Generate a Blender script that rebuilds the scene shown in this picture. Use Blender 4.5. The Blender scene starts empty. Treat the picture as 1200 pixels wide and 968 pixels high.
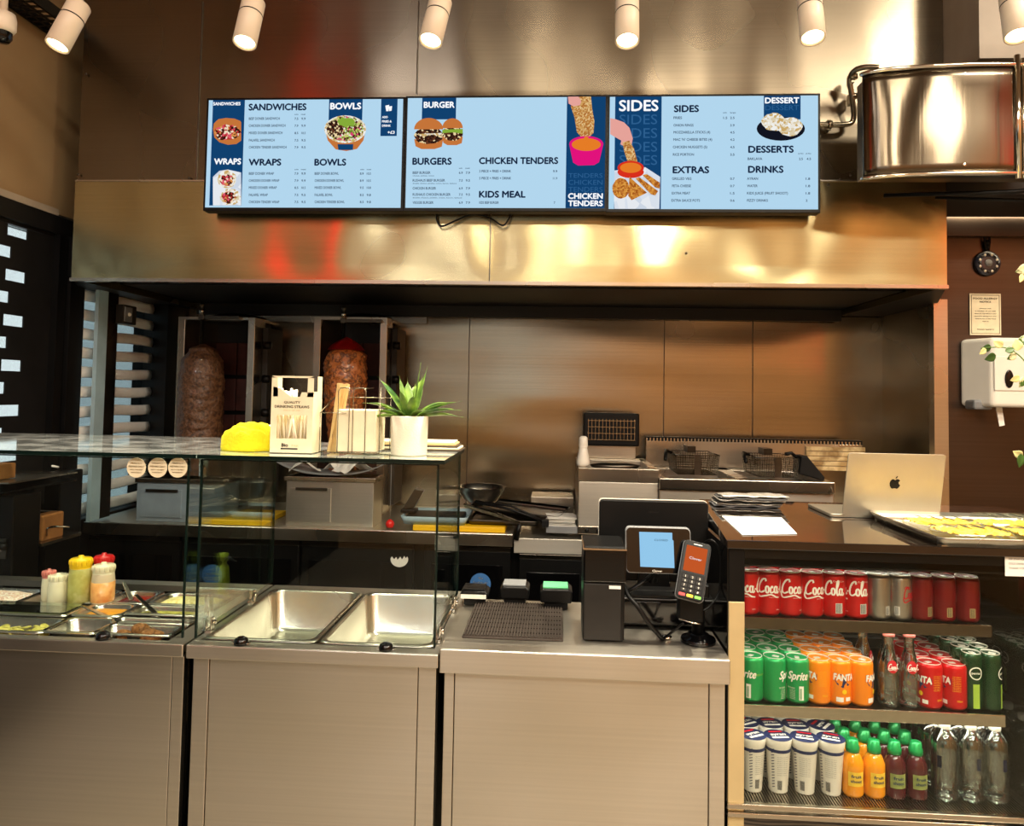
import bpy, math, random
from mathutils import Vector, Matrix, noise
random.seed(7)
SC = bpy.context.scene
COL = SC.collection
PI = math.pi
# ------------------------------------------------------------ camera
FP = 880.0
CAM = Vector((0, 0, 1.57))
PITCH, ROLL = math.radians(2.6), 0.0175
YAW = math.radians(3.5); PY = 421.0
def basis():
    f = Vector((-math.sin(YAW)*math.cos(PITCH), math.cos(YAW)*math.cos(PITCH), math.sin(PITCH)))
    r0 = Vector((math.cos(YAW), math.sin(YAW), 0)); u0 = r0.cross(f)
    r = r0*math.cos(ROLL)+u0*math.sin(ROLL); u = u0*math.cos(ROLL)-r0*math.sin(ROLL)
    return f, r, u
def project(p):
    d = Vector(p)-CAM
    return 600+FP*d.dot(CR)/d.dot(CF), PY-FP*d.dot(CU)/d.dot(CF)
for _ in range(12):
    CF, CR, CU = basis()
    x, y = project(CAM+Vector((0, 1, 0)))
    YAW += (654-x)/FP; PY += 461-y
CF, CR, CU = basis()
def ray(x, y): return CF+CR*((x-600)/FP)+CU*((PY-y)/FP)
def at(x, y, Y):                       # point of the place on the upright plane Y
    d = ray(x, y); t = (Y-CAM.y)/d.y; return CAM+d*t
def atz(x, y, Z):                      # point on the level plane Z
    d = ray(x, y); t = (Z-CAM.z)/d.z; return CAM+d*t
def atx(x, y, X):
    d = ray(x, y); t = (X-CAM.x)/d.x; return CAM+d*t
cd = bpy.data.cameras.new('camera'); cam = bpy.data.objects.new('camera', cd); COL.objects.link(cam)
cd.sensor_fit = 'HORIZONTAL'; cd.sensor_width = 36; cd.lens = FP/1200*36
cd.shift_y = (PY-484)/1200; cd.clip_start = .05
cam.matrix_world = Matrix(((CR.x, CU.x, -CF.x, CAM.x), (CR.y, CU.y, -CF.y, CAM.y), (CR.z, CU.z, -CF.z, CAM.z), (0, 0, 0, 1)))
SC.camera = cam
SC.view_settings.view_transform = 'Standard'; SC.view_settings.look = 'None'
SC.view_settings.gamma = 1; SC.view_settings.use_curve_mapping = False; SC.view_settings.exposure = 0
# ------------------------------------------------------------ materials
def srgb(r, g, b):
    f = lambda c: (c/255/12.92) if c/255 <= .04045 else ((c/255+.055)/1.055)**2.4
    return (f(r), f(g), f(b), 1)
M = {}
def nt(name):
    m = bpy.data.materials.new(name); m.use_nodes = True
    t = m.node_tree; b = t.nodes['Principled BSDF']; M[name] = m
    return m, t, b
def N(t, typ, **k):
    n = t.nodes.new(typ)
    for a, v in k.items():
        if a.startswith('i_'): n.inputs[a[2:].replace('_', ' ')].default_value = v
        else: setattr(n, a, v)
    return n
def plain(name, col, rough=.5, metal=0, emit=0, coat=0, vary=.08, scale=12, trans=0, ior=1.45, bump=0, bscale=60, alpha=1, spec=None):
    m, t, b = nt(name)
    c = srgb(*col)
    tc = N(t, 'ShaderNodeTexCoord'); no = N(t, 'ShaderNodeTexNoise'); no.inputs['Scale'].default_value = scale
    no.inputs['Detail'].default_value = 4
    t.links.new(tc.outputs['Object'], no.inputs['Vector'])
    r = N(t, 'ShaderNodeValToRGB')
    r.color_ramp.elements[0].position = .3; r.color_ramp.elements[1].position = .7
    r.color_ramp.elements[0].color = tuple(max(0, v*(1-vary)) for v in c[:3])+(1,)
    r.color_ramp.elements[1].color = tuple(min(1, v*(1+vary)) for v in c[:3])+(1,)
    t.links.new(no.outputs['Fac'], r.inputs['Fac']); t.links.new(r.outputs['Color'], b.inputs['Base Color'])
    b.inputs['Roughness'].default_value = rough; b.inputs['Metallic'].default_value = metal
    b.inputs['Coat Weight'].default_value = coat; b.inputs['Transmission Weight'].default_value = trans; b.inputs['IOR'].default_value = ior
    b.inputs['Alpha'].default_value = alpha
    if spec is not None: b.inputs['Specular IOR Level'].default_value = spec
    if bump:
        n2 = N(t, 'ShaderNodeTexNoise'); n2.inputs['Scale'].default_value = bscale; n2.inputs['Detail'].default_value = 5
        t.links.new(tc.outputs['Object'], n2.inputs['Vector'])
        bp = N(t, 'ShaderNodeBump'); bp.inputs['Strength'].default_value = bump; bp.inputs['Distance'].default_value = .01
        t.links.new(n2.outputs['Fac'], bp.inputs['Height']); t.links.new(bp.outputs['Normal'], b.inputs['Normal'])
    if emit:
        t.links.new(r.outputs['Color'], b.inputs['Emission Color']); b.inputs['Emission Strength'].default_value = emit
    return m
def glow(name, col, strength=1.0):
    m, t, b = nt(name)
    e = N(t, 'ShaderNodeEmission'); e.inputs['Color'].default_value = srgb(*col); e.inputs['Strength'].default_value = strength
    t.links.new(e.outputs[0], t.nodes['Material Output'].inputs['Surface']); return m
def glow_food(name, cols, scale, strength=.9):        # the picture on a lit screen
    m, t, b = nt(name)
    tc = N(t, 'ShaderNodeTexCoord'); v = N(t, 'ShaderNodeTexVoronoi'); v.inputs['Scale'].default_value = scale
    t.links.new(tc.outputs['Object'], v.inputs['Vector'])
    s = N(t, 'ShaderNodeSeparateColor'); t.links.new(v.outputs['Color'], s.inputs[0])
    r = N(t, 'ShaderNodeValToRGB'); cr = r.color_ramp; cr.interpolation = 'CONSTANT'
    while len(cr.elements) < len(cols): cr.elements.new(.5)
    for i, c in enumerate(cols): cr.elements[i].position = i/len(cols); cr.elements[i].color = srgb(*c)
    t.links.new(s.outputs[0], r.inputs['Fac'])
    e = N(t, 'ShaderNodeEmission'); e.inputs['Strength'].default_value = strength
    t.links.new(r.outputs['Color'], e.inputs['Color']); t.links.new(e.outputs[0], t.nodes['Material Output'].inputs['Surface']); return m
def speck(name, cols, scale, rough=.5, bump=.4, metal=0, coat=0):
    m, t, b = nt(name)
    tc = N(t, 'ShaderNodeTexCoord'); v = N(t, 'ShaderNodeTexNoise'); v.inputs['Scale'].default_value = scale; v.inputs['Detail'].default_value = 6
    t.links.new(tc.outputs['Object'], v.inputs['Vector'])
    r = N(t, 'ShaderNodeValToRGB'); cr = r.color_ramp
    while len(cr.elements) < len(cols): cr.elements.new(.5)
    for i, c in enumerate(cols): cr.elements[i].position = .32+.36*i/max(1, len(cols)-1); cr.elements[i].color = srgb(*c)
    t.links.new(v.outputs['Fac'], r.inputs['Fac']); t.links.new(r.outputs['Color'], b.inputs['Base Color'])
    b.inputs['Roughness'].default_value = rough; b.inputs['Metallic'].default_value = metal; b.inputs['Coat Weight'].default_value = coat
    bp = N(t, 'ShaderNodeBump'); bp.inputs['Strength'].default_value = bump; bp.inputs['Distance'].default_value = .01
    t.links.new(v.outputs['Fac'], bp.inputs['Height']); t.links.new(bp.outputs['Normal'], b.inputs['Normal']); return m
def steel(name, col=(150, 142, 130), rough=.28, aniso=.7, wave=.35, wscale=1.6, brush='x', vary=.12, tang=(1, 0, 0), stretch=(1, 1, 1), grime=.1):
    m, t, b = nt(name); c = srgb(*col)
    tc = N(t, 'ShaderNodeTexCoord'); mp = N(t, 'ShaderNodeMapping')
    mp.inputs['Scale'].default_value = {'x': (1.2, 140, 140), 'z': (140, 140, 1.2), 'y': (140, 1.2, 140)}[brush]
    t.links.new(tc.outputs['Object'], mp.inputs['Vector'])
    n1 = N(t, 'ShaderNodeTexNoise'); n1.inputs['Scale'].default_value = 1; n1.inputs['Detail'].default_value = 3
    t.links.new(mp.outputs[0], n1.inputs['Vector'])
    mp2 = N(t, 'ShaderNodeMapping'); mp2.inputs['Scale'].default_value = stretch
    t.links.new(tc.outputs['Object'], mp2.inputs['Vector'])
    n2 = N(t, 'ShaderNodeTexNoise'); n2.inputs['Scale'].default_value = wscale; n2.inputs['Detail'].default_value = 0
    t.links.new(mp2.outputs[0], n2.inputs['Vector'])
    b1 = N(t, 'ShaderNodeBump'); b1.inputs['Strength'].default_value = wave; b1.inputs['Distance'].default_value = .1
    t.links.new(n2.outputs['Fac'], b1.inputs['Height'])
    b2 = N(t, 'ShaderNodeBump'); b2.inputs['Strength'].default_value = .05; b2.inputs['Distance'].default_value = .002
    t.links.new(n1.outputs['Fac'], b2.inputs['Height']); t.links.new(b1.outputs['Normal'], b2.inputs['Normal'])
    t.links.new(b2.outputs['Normal'], b.inputs['Normal'])
    r = N(t, 'ShaderNodeValToRGB')
    r.color_ramp.elements[0].position = .3; r.color_ramp.elements[1].position = .7
    r.color_ramp.elements[0].color = tuple(v*(1-vary) for v in c[:3])+(1,); r.color_ramp.elements[1].color = tuple(min(1, v*(1+vary)) for v in c[:3])+(1,)
    t.links.new(n1.outputs['Fac'], r.inputs['Fac']); t.links.new(r.outputs['Color'], b.inputs['Base Color'])
    n3 = N(t, 'ShaderNodeTexNoise'); n3.inputs['Scale'].default_value = 2; n3.inputs['Detail'].default_value = 1
    t.links.new(tc.outputs['Object'], n3.inputs['Vector'])
    mr = N(t, 'ShaderNodeMapRange'); mr.inputs['From Min'].default_value = .3; mr.inputs['From Max'].default_value = .7
    mr.inputs['To Min'].default_value = max(.03, rough-grime*.5); mr.inputs['To Max'].default_value = rough+grime
    t.links.new(n3.outputs['Fac'], mr.inputs['Value']); t.links.new(mr.outputs[0], b.inputs['Roughness'])
    b.inputs['Metallic'].default_value = 1; b.inputs['Anisotropic'].default_value = aniso
    tv = N(t, 'ShaderNodeCombineXYZ')
    for i in range(3): tv.inputs[i].default_value = tang[i]
    t.links.new(tv.outputs[0], b.inputs['Tangent'])
    return m
def pane(name, tint=(1, 1, 1), refl=1.0, rough=0.0, base=0.0, film=None):  # thin glass: clear, with a Fresnel mirror on it
    m, t, b = nt(name)
    tr = N(t, 'ShaderNodeBsdfTransparent'); tr.inputs['Color'].default_value = tint+(1,)
    gl = N(t, 'ShaderNodeBsdfGlossy'); gl.inputs['Roughness'].default_value = rough; gl.inputs['Color'].default_value = (.95, 1, .98, 1)
    fr = N(t, 'ShaderNodeFresnel'); fr.inputs['IOR'].default_value = 1.5
    mu = N(t, 'ShaderNodeMath', operation='MULTIPLY_ADD'); mu.inputs[1].default_value = refl; mu.inputs[2].default_value = base
    t.links.new(fr.outputs[0], mu.inputs[0]); mx = N(t, 'ShaderNodeMixShader')
    t.links.new(mu.outputs[0], mx.inputs[0]); t.links.new(tr.outputs[0], mx.inputs[1]); t.links.new(gl.outputs[0], mx.inputs[2])
    if film:
        no = N(t, 'ShaderNodeTexNoise'); no.inputs['Scale'].default_value = 14; no.inputs['Detail'].default_value = 8; tc = N(t, 'ShaderNodeTexCoord'); t.links.new(tc.outputs['Object'], no.inputs['Vector'])
        mr = N(t, 'ShaderNodeMapRange'); mr.inputs['From Min'].default_value = .4; mr.inputs['From Max'].default_value = .75; mr.inputs['To Min'].default_value = film*.4; mr.inputs['To Max'].default_value = film*2
        df = N(t, 'ShaderNodeBsdfDiffuse'); df.inputs['Color'].default_value = (.62, .64, .62, 1); m2 = N(t, 'ShaderNodeMixShader')
        t.links.new(no.outputs['Fac'], mr.inputs['Value']); t.links.new(mr.outputs[0], m2.inputs[0]); t.links.new(mx.outputs[0], m2.inputs[1]); t.links.new(df.outputs[0], m2.inputs[2]); mx = m2
    t.links.new(mx.outputs[0], t.nodes['Material Output'].inputs['Surface']); return m
# ------------------------------------------------------------ mesh builder
class MB:
    def __init__(s): s.v = []; s.f = []; s.m = []; s.s = []; s.k = 0
    def mat(s, k): s.k = k; return s
    def add(s, vs, fs, smooth=False):
        o = len(s.v); s.v += [tuple(v) for v in vs]
        for f in fs: s.f.append([i+o for i in f]); s.m.append(s.k); s.s.append(smooth)
        return s
    def box(s, x0, x1, y0, y1, z0, z1, rot=None, c=None):
        vs = [Vector((x, y, z)) for x in (x0, x1) for y in (y0, y1) for z in (z0, z1)]
        if rot is not None:
            c = Vector(c) if c is not None else Vector(((x0+x1)/2, (y0+y1)/2, (z0+z1)/2))
            vs = [c+rot @ (v-c) for v in vs]
        return s.add(vs, [(0, 1, 3, 2), (4, 6, 7, 5), (0, 4, 5, 1), (2, 3, 7, 6), (0, 2, 6, 4), (1, 5, 7, 3)])
    def prism(s, pts, d, n=None):      # closed outline of 3-D points pushed along d
        d = Vector(d); a = [Vector(p) for p in pts]; k = len(a)
        fs = [tuple(range(k))[::-1], tuple(range(k, 2*k))]+[(i, (i+1) % k, (i+1) % k+k, i+k) for i in range(k)]
        return s.add(a+[p+d for p in a], fs)
    def lathe(s, prof, c=(0, 0, 0), seg=24, axis='z', cap=True, a0=0, a1=2*PI, mtx=None, smooth=True):
        full = abs(a1-a0-2*PI) < 1e-6; n = seg if full else seg+1
        vs = []
        for r, h in prof:
            for i in range(n):
                a = a0+(a1-a0)*i/seg
                p = (r*math.cos(a), r*math.sin(a), h)
                if axis == 'x': p = (h, p[0], p[1])
                if axis == 'y': p = (p[0], h, p[1])
                p = Vector(p)
                if mtx is not None: p = mtx @ p
                vs.append(p+Vector(c))
        fs = []
        for j in range(len(prof)-1):
            for i in range(seg):
                a = j*n+i; b = j*n+(i+1) % n
                fs.append((a, b, b+n, a+n))
        s.add(vs, fs, smooth)
        if cap and full:
            L = len(s.v)-len(vs)
            for j in (0, len(prof)-1):
                if prof[j][0] > 1e-5: s.f.append([L+j*n+i for i in range(n)]); s.m.append(s.k); s.s.append(False)
        return s
    def cyl(s, a, b, r, r2=None, seg=16, smooth=True):
        return s.tube([a, b], [r, r if r2 is None else r2], seg, smooth)
    def tube(s, pts, r, seg=8, smooth=True, closed=False):
        pts = [Vector(p) for p in pts]; n = len(pts)
        rs = r if isinstance(r, (list, tuple)) else [r]*n
        vs = []; prev = None
        for i, p in enumerate(pts):
            if closed: d = pts[(i+1) % n]-pts[i-1]
            else: d = pts[min(i+1, n-1)]-pts[max(i-1, 0)]
            d.normalize()
            if prev is None:
                u = Vector((0, 0, 1)).cross(d)
                if u.length < 1e-3: u = Vector((1, 0, 0)).cross(d)
            else: u = prev-d*prev.dot(d)
            u.normalize(); prev = u; w = d.cross(u)
            for k in range(seg):
                a = 2*PI*k/seg; vs.append(p+(u*math.cos(a)+w*math.sin(a))*rs[i])
        fs = []
        for j in range(n if closed else n-1):
            for k in range(seg):
                a = j*seg+k; b = j*seg+(k+1) % seg; q = ((j+1) % n)*seg
                fs.append((a, b, q+(k+1) % seg, q+k))
        if not closed: fs += [tuple(range(seg))[::-1], tuple(range((n-1)*seg, n*seg))]
        return s.add(vs, fs, smooth)
    def ribbon(s, pts, w, up):         # flat strip along pts
        pts = [Vector(p) for p in pts]; vs = []
        for i, p in enumerate(pts):
            d = (pts[min(i+1, len(pts)-1)]-pts[max(i-1, 0)]).normalized(); u = Vector(up).cross(d).normalized()
            ww = w[i] if isinstance(w, list) else w
            vs += [p-u*ww/2, p+u*ww/2]
        return s.add(vs, [(2*i, 2*i+1, 2*i+3, 2*i+2) for i in range(len(pts)-1)], True)
    def ball(s, c, r, seg=12, rings=8, sc=(1, 1, 1), jit=0, mtx=None):
        vs = []; c = Vector(c)
        for j in range(rings+1):
            t = PI*j/rings
            for i in range(seg):
                a = 2*PI*i/seg
                p = Vector((math.sin(t)*math.cos(a)*sc[0], math.sin(t)*math.sin(a)*sc[1], math.cos(t)*sc[2]))*r
                if jit: p *= 1+jit*noise.noise((p+c)*(1.6/r))
                if mtx is not None: p = mtx @ p
                vs.append(c+p)
        fs = [(j*seg+i, (j+1)*seg+i, (j+1)*seg+(i+1) % seg, j*seg+(i+1) % seg) for j in range(rings) for i in range(seg)]
        return s.add(vs, fs, True)
    def grid(s, fn, nu, nv, smooth=True):
        vs = [fn(i/nu, j/nv) for j in range(nv+1) for i in range(nu+1)]
        return s.add(vs, [(j*(nu+1)+i, j*(nu+1)+i+1, (j+1)*(nu+1)+i+1, (j+1)*(nu+1)+i) for j in range(nv) for i in range(nu)], smooth)
    def text(s, txt, fn, w=None, h=.01, x=0, y=0, bold=.0, shear=0, align='l', mod=None):
        vs, fs, tw = glyphs(txt, 0)
        if bold:
            n0 = len(vs); q = bold*1.1; vs0, fs0 = vs, fs; vs, fs = [], []
            for k, (dx, dy) in enumerate(((-q, 0), (q, 0), (0, q), (0, -q))):
                vs = vs+[(a+dx, b+dy) for a, b in vs0]; fs = fs+[tuple(i+k*n0 for i in f) for f in fs0]
        sx = (w/tw) if w else h
        off = -{'l': 0, 'c': .5, 'r': 1}[align]*tw*sx
        P = [(x+off+a*sx+b*h*shear, y+b*h) for a, b in vs]
        return s.add([fn(a, b) for a, b in P], fs)
    def build(s, name, mats, parent=None, loc=(0, 0, 0), bevel=0, seg=2, solid=0, rz=0, sub=0):
        me = bpy.data.meshes.new(name); me.from_pydata(s.v, [], s.f)
        if not isinstance(mats, (list, tuple)): mats = [mats]
        for m in mats: me.materials.append(M[m] if isinstance(m, str) else m)
        for p, k, sm in zip(me.polygons, s.m, s.s): p.material_index = min(k, len(mats)-1); p.use_smooth = sm
        me.update()
        o = bpy.data.objects.new(name, me); COL.objects.link(o); o.location = loc; o.rotation_euler.z = rz
        if parent is not None: o.parent = parent
        if solid: md = o.modifiers.new('solid', 'SOLIDIFY'); md.thickness = solid; md.offset = 0
        if bevel: md = o.modifiers.new('bevel', 'BEVEL'); md.width = bevel; md.segments = seg; md.limit_method = 'ANGLE'; md.angle_limit = math.radians(40)
        if sub: md = o.modifiers.new('sub', 'SUBSURF'); md.levels = sub; md.render_levels = sub
        return o
_g = {}
def glyphs(txt, bold=0):
    k = (txt, bold)
    if k in _g: return _g[k]
    cu = bpy.data.curves.new('lettering', 'FONT'); cu.body = txt; cu.size = 1; cu.resolution_u = 3; cu.offset = bold; cu.fill_mode = 'FRONT'
    ob = bpy.data.objects.new('lettering', cu); COL.objects.link(ob)
    dg = bpy.context.evaluated_depsgraph_get(); dg.update()
    me = ob.evaluated_get(dg).to_mesh()
    cap = .73
    vs = [(v.co.x, v.co.y/cap) for v in me.vertices]; fs = [tuple(p.vertices) for p in me.polygons]
    if vs:
        x0 = min(v[0] for v in vs); x1 = max(v[0] for v in vs)
        vs = [((a-x0)/cap, b) for a, b in vs]; tw = (x1-x0)/cap
    else: tw = 1
    ob.evaluated_get(dg).to_mesh_clear(); bpy.data.objects.remove(ob); bpy.data.curves.remove(cu)
    _g[k] = (vs, fs, tw); return _g[k]
def tag(o, label=None, cat=None, group=None, kind=None):
    if label: o['label'] = label
    if cat: o['category'] = cat
    if group: o['group'] = group
    if kind: o['kind'] = kind
    return o
def thing(name, label, cat, loc=(0, 0, 0), rz=0, group=None):
    o = bpy.data.objects.new(name, None); COL.objects.link(o); o.empty_display_size = .05
    o.location = loc; o.rotation_euler.z = rz
    return tag(o, label, cat, group)
def struct(o, label=None): o['kind'] = 'structure'; return tag(o, label)
def dup(root, loc, rz=0, label=None, group=None, scale=None):
    r = root.copy(); COL.objects.link(r); r.location = loc; r.rotation_euler.z = rz
    if label: r['label'] = label
    if group: r['group'] = group
    if scale: r.scale = scale
    for ch in list(root.children):
        c = ch.copy(); COL.objects.link(c); c.parent = r
        for g in list(ch.children):
            d = g.copy(); COL.objects.link(d); d.parent = c
    return r
ORD = ['first', 'second', 'third', 'fourth', 'fifth', 'sixth', 'seventh', 'eighth', 'ninth', 'tenth', 'eleventh', 'twelfth']
def rrect(w, d, r, n=5):               # rounded rectangle outline centred on the origin
    out = []
    for cx, cy, a in ((w/2-r, d/2-r, 0), (-w/2+r, d/2-r, PI/2), (-w/2+r, -d/2+r, PI), (w/2-r, -d/2+r, 1.5*PI)):
        for i in range(n+1):
            t = a+PI/2*i/n; out.append((cx+r*math.cos(t), cy+r*math.sin(t)))
    return out
def spline(pts, n=6):                  # Catmull-Rom through the points
    P = [Vector(p) for p in pts]; out = []
    for i in range(len(P)-1):
        a = P[max(i-1, 0)]; b = P[i]; c = P[i+1]; d = P[min(i+2, len(P)-1)]
        for k in range(n):
            t = k/n; out.append(.5*((2*b)+(c-a)*t+(2*a-5*b+4*c-d)*t*t+(3*b-a-3*c+d)*t**3))
    out.append(P[-1]); return out
R3 = lambda ax, deg: Matrix.Rotation(math.radians(deg), 3, ax)
# ============================================================ palette
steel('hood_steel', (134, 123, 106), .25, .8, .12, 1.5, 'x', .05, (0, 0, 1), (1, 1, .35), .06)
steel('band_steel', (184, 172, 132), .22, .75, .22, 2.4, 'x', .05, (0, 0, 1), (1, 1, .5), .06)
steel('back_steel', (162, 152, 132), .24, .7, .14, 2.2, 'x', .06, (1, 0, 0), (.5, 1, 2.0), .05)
steel('counter_steel', (200, 194, 182), .34, .6, .06, 1.2, 'x', .04, (0, 0, 1), (1.6, 1, .5))
steel('trim_steel', (186, 178, 164), .24, .3, .05, 2, 'x', .04)
steel('dark_steel', (96, 90, 82), .3, .4, .2, 3, 'x')
steel('drum_steel', (100, 90, 76), .18, .8, .05, 2, 'z', .03, (0, 0, 1), grime=.03)
steel('pan_steel', (200, 196, 184), .26, .0, .05, 6, 'x', .04)
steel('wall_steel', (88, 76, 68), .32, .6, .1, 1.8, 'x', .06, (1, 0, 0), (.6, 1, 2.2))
steel('ripple_steel', (190, 190, 188), .2, .2, .06, 3, 'x', .04)
plain('chrome', (205, 200, 190), .12, 1, vary=.02)
plain('wire', (150, 140, 120), .25, 1, vary=.05)
plain('black', (9, 9, 9), .4, vary=.2, spec=.25)
plain('black_gloss', (6, 6, 7), .1, vary=.1, spec=.5)
plain('black_matt', (15, 14, 14), .6, vary=.2, spec=.25)
plain('near_black', (10, 9, 9), .5, vary=.3, scale=4)  # near-black base for hood underside, dark walls, trims and potting soil
plain('dark_grey', (34, 32, 30), .5, vary=.15, spec=.3)
plain('grey', (120, 122, 124), .45)
plain('white_plastic', (232, 228, 216), .35, coat=.2, vary=.03)
plain('white_paper', (238, 236, 228), .8, vary=.04)
plain('cream_paper', (226, 214, 182), .8, vary=.06, scale=30)
plain('lamp_white', (226, 212, 190), .4, vary=.03)
plain('beige_wall', (146, 122, 88), .6, vary=.08, scale=2)
plain('ceiling_paint', (150, 132, 110), .8, vary=.1, scale=2)
plain('floor_tile', (126, 118, 104), .35, vary=.2, scale=3)
plain('warm_wall', (170, 128, 84), .7, vary=.15, scale=1)
plain('bulkhead_paint', (150, 138, 122), .5, vary=.06)
plain('yellow_board', (228, 180, 20), .45, vary=.05)
plain('yellow_cloth', (218, 204, 18), .85, vary=.1, bump=.3, bscale=140)
plain('red_plastic', (200, 22, 24), .35, vary=.05)
plain('yellow_plastic', (246, 200, 20), .4, vary=.04)
plain('wood_light', (206, 176, 118), .6, vary=.15, scale=30)
plain('wood_box', (150, 100, 52), .55, vary=.15, scale=20)
plain('terracotta', (62, 24, 22), .7, vary=.3, scale=20)
plain('blue_strip', (150, 176, 186), .4)
plain('ink', (24, 26, 34), .7, vary=.05)
plain('ink_brown', (70, 58, 44), .7, vary=.05)
plain('leaf', (82, 120, 36), .4, vary=.3, scale=25, coat=.2)
plain('leaf_pale', (222, 214, 150), .45, vary=.2, scale=20)
plain('pot_white', (228, 220, 198), .6, vary=.04, bump=.15, bscale=200)
plain('laptop_alu', (176, 168, 150), .34, .75, vary=.04)
plain('sticker_blue', (60, 110, 170), .5)
glow('screen_blue', (182, 219, 243), .95)
glow('screen_navy', (18, 68, 116), .9)
glow('screen_outline', (48, 100, 150), .9)
glow('screen_white', (250, 252, 255), 1.0)
glow('screen_ink', (26, 44, 74), .8)
glow('screen_small', (78, 98, 122), .8)
glow('screen_pink', (236, 20, 130), .9)
glow('screen_red', (226, 50, 30), .9)
glow('screen_sauce', (240, 130, 40), .9)
glow('screen_skin', (240, 170, 160), .9)
glow('screen_bun', (206, 122, 60), .9)
glow('screen_green', (140, 180, 60), .9)
glow('screen_black', (20, 22, 34), .9)
glow('screen_orange', (214, 96, 44), .8)
glow_food('screen_crumb', [(196, 120, 50), (228, 160, 70), (170, 92, 30), (214, 140, 56)], 160)
glow_food('screen_tender', [(216, 168, 100), (196, 130, 60), (236, 200, 140), (176, 108, 50)], 220)
glow_food('screen_meat', [(96, 34, 24), (190, 50, 50), (60, 24, 16), (226, 150, 80), (232, 90, 110), (250, 230, 200)], 130)
glow_food('screen_patty', [(60, 32, 22), (98, 54, 34), (246, 222, 170), (44, 24, 18)], 150)
glow_food('screen_salad', [(90, 40, 28), (200, 212, 110), (248, 244, 226), (130, 160, 60), (222, 70, 120), (226, 206, 150), (80, 36, 28)], 140)
glow_food('screen_cream', [(246, 240, 226), (230, 214, 180), (250, 250, 246), (212, 176, 110)], 120)
glow_food('screen_paper', [(226, 234, 246), (214, 224, 238), (240, 244, 250)], 30)
glow('lamp_light', (255, 226, 176), 14)
glow('daylight_slot', (226, 240, 236), 1.6)
pane('glass', (.96, .985, .97), .5)
pane('shelf_glass', (.86, .91, .88), 1.3, .06, .08, film=.10)
pane('fridge_glass', (.95, .97, .95), .3)
pane('frosted', (.50, .56, .56), .3)
plain('added_blind_slat', (236, 238, 236), .3, .1)
pane('water_plastic', (.86, .88, .86), 2.2, .08, .10)
pane('clear_plastic', (.92, .94, .93), 1.6, .05, .04)
plain('glass_edge', (10, 26, 22), .2, vary=.1, spec=.4)
# ============================================================ the room
CZ = 3.95
XL, XR, YB = -2.15, 1.70, 4.06
YH = 2.93                                   # front of the extraction hood
def panel(name, x0, x1, y0, y1, z0, z1, m, **k): return MB().box(x0, x1, y0, y1, z0, z1).build(name, m, **k)
struct(panel('floor', -4.2, 3.4, -3.6, YB+.1, -.1, 0, 'floor_tile'))
struct(panel('ceiling', -4.2, 3.4, -3.6, YB+.1, CZ, CZ+.1, 'ceiling_paint'))
b = MB().box(XL-.1, XR+.12, YB, YB+.1, 0, CZ)
struct(b.build('wall_back', 'back_steel'))
# upright joints of the steel sheets behind the cooking line
for i, px in enumerate((549, 778, 882)):
    p = at(px, 450, YB)
    struct(panel('trim_%d' % (i+1), p.x-.0025, p.x+.0025, YB-.003, YB, .95, 2.0, 'dark_steel'))
# right of the niche: the side cheek and the steel wall standing forward of it
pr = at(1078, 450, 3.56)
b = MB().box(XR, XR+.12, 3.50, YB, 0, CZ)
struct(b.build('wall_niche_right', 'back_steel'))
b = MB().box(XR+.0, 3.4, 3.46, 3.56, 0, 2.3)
struct(b.build('wall_right', 'wall_steel'))
q = at(1088, 450, 3.46)
struct(MB().box(XR-.03, XR+.03, 3.452, 3.50, .6, 2.02).build('trim_4', 'trim_steel'))
p0, p1 = at(1100, 237, 3.3), at(1200, 252, 3.3)
struct(MB().box(1.47, 3.4, 3.0, 3.38, p1.z+.01, p0.z+.02).build('trim_5', 'near_black'))
struct(MB().box(1.47, 3.4, 2.7, 3.0, 2.78, CZ).box(1.47, 3.4, 3.0, 3.46, 2.75, CZ).build('wall_bulkhead', 'bulkhead_paint'))
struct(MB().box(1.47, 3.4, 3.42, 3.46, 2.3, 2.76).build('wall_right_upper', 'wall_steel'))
struct(panel('wall_far_right', 3.4, 3.5, -3.6, 3.56, 0, CZ, 'warm_wall'))
glow('strip_light', (255, 222, 160), 5)
sl_ = MB().box(1.74, 3.2, 3.379, 3.42, p1.z+.03, p1.z+.04).build('strip_lamp', 'strip_light'); tag(sl_, 'thin warm strip lamp under the dark shelf above the charm and notice', 'lamp')
ld = bpy.data.lights.new('strip', 'AREA'); ld.shape = 'RECTANGLE'; ld.size = 1.4; ld.size_y = .03; ld.energy = 3.5; ld.color = (1, .85, .6)
lo = bpy.data.objects.new('strip_beam', ld); COL.objects.link(lo); lo.parent = sl_; lo.location = (2.4, 3.405, p1.z+.026)
# left wall: painted band above, shutter window below
zt = 2.30
b = MB().box(XL-.1, XL, -3.6, YB, zt, CZ)
struct(b.build('wall_left', 'beige_wall'))
struct(MB().box(XL, XL+.025, -3.6, YH+.1, zt-.015, zt+.012).build('trim_6', 'bulkhead_paint'))
struct(MB().box(XL-.1, XL, -3.6, 3.22, 0, .5).box(XL-.1, XL, 3.22, YB, 0, .96).box(XL-.1, XL, 3.84, YB, .96, zt).box(XL-.1, XL, 3.22, 3.84, 2.04, zt).box(XL-.1, XL+.02, -3.6, 3.25, zt-.09, zt-.015).build('wall_left_lower', 'black_matt'))
struct(MB().box(XL-.1, XL, -3.6, 1.6, .5, 1.62).box(XL-.1, XL, -.6, 1.6, 1.62, zt-.09).build('wall_left_middle', 'near_black'))
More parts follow.
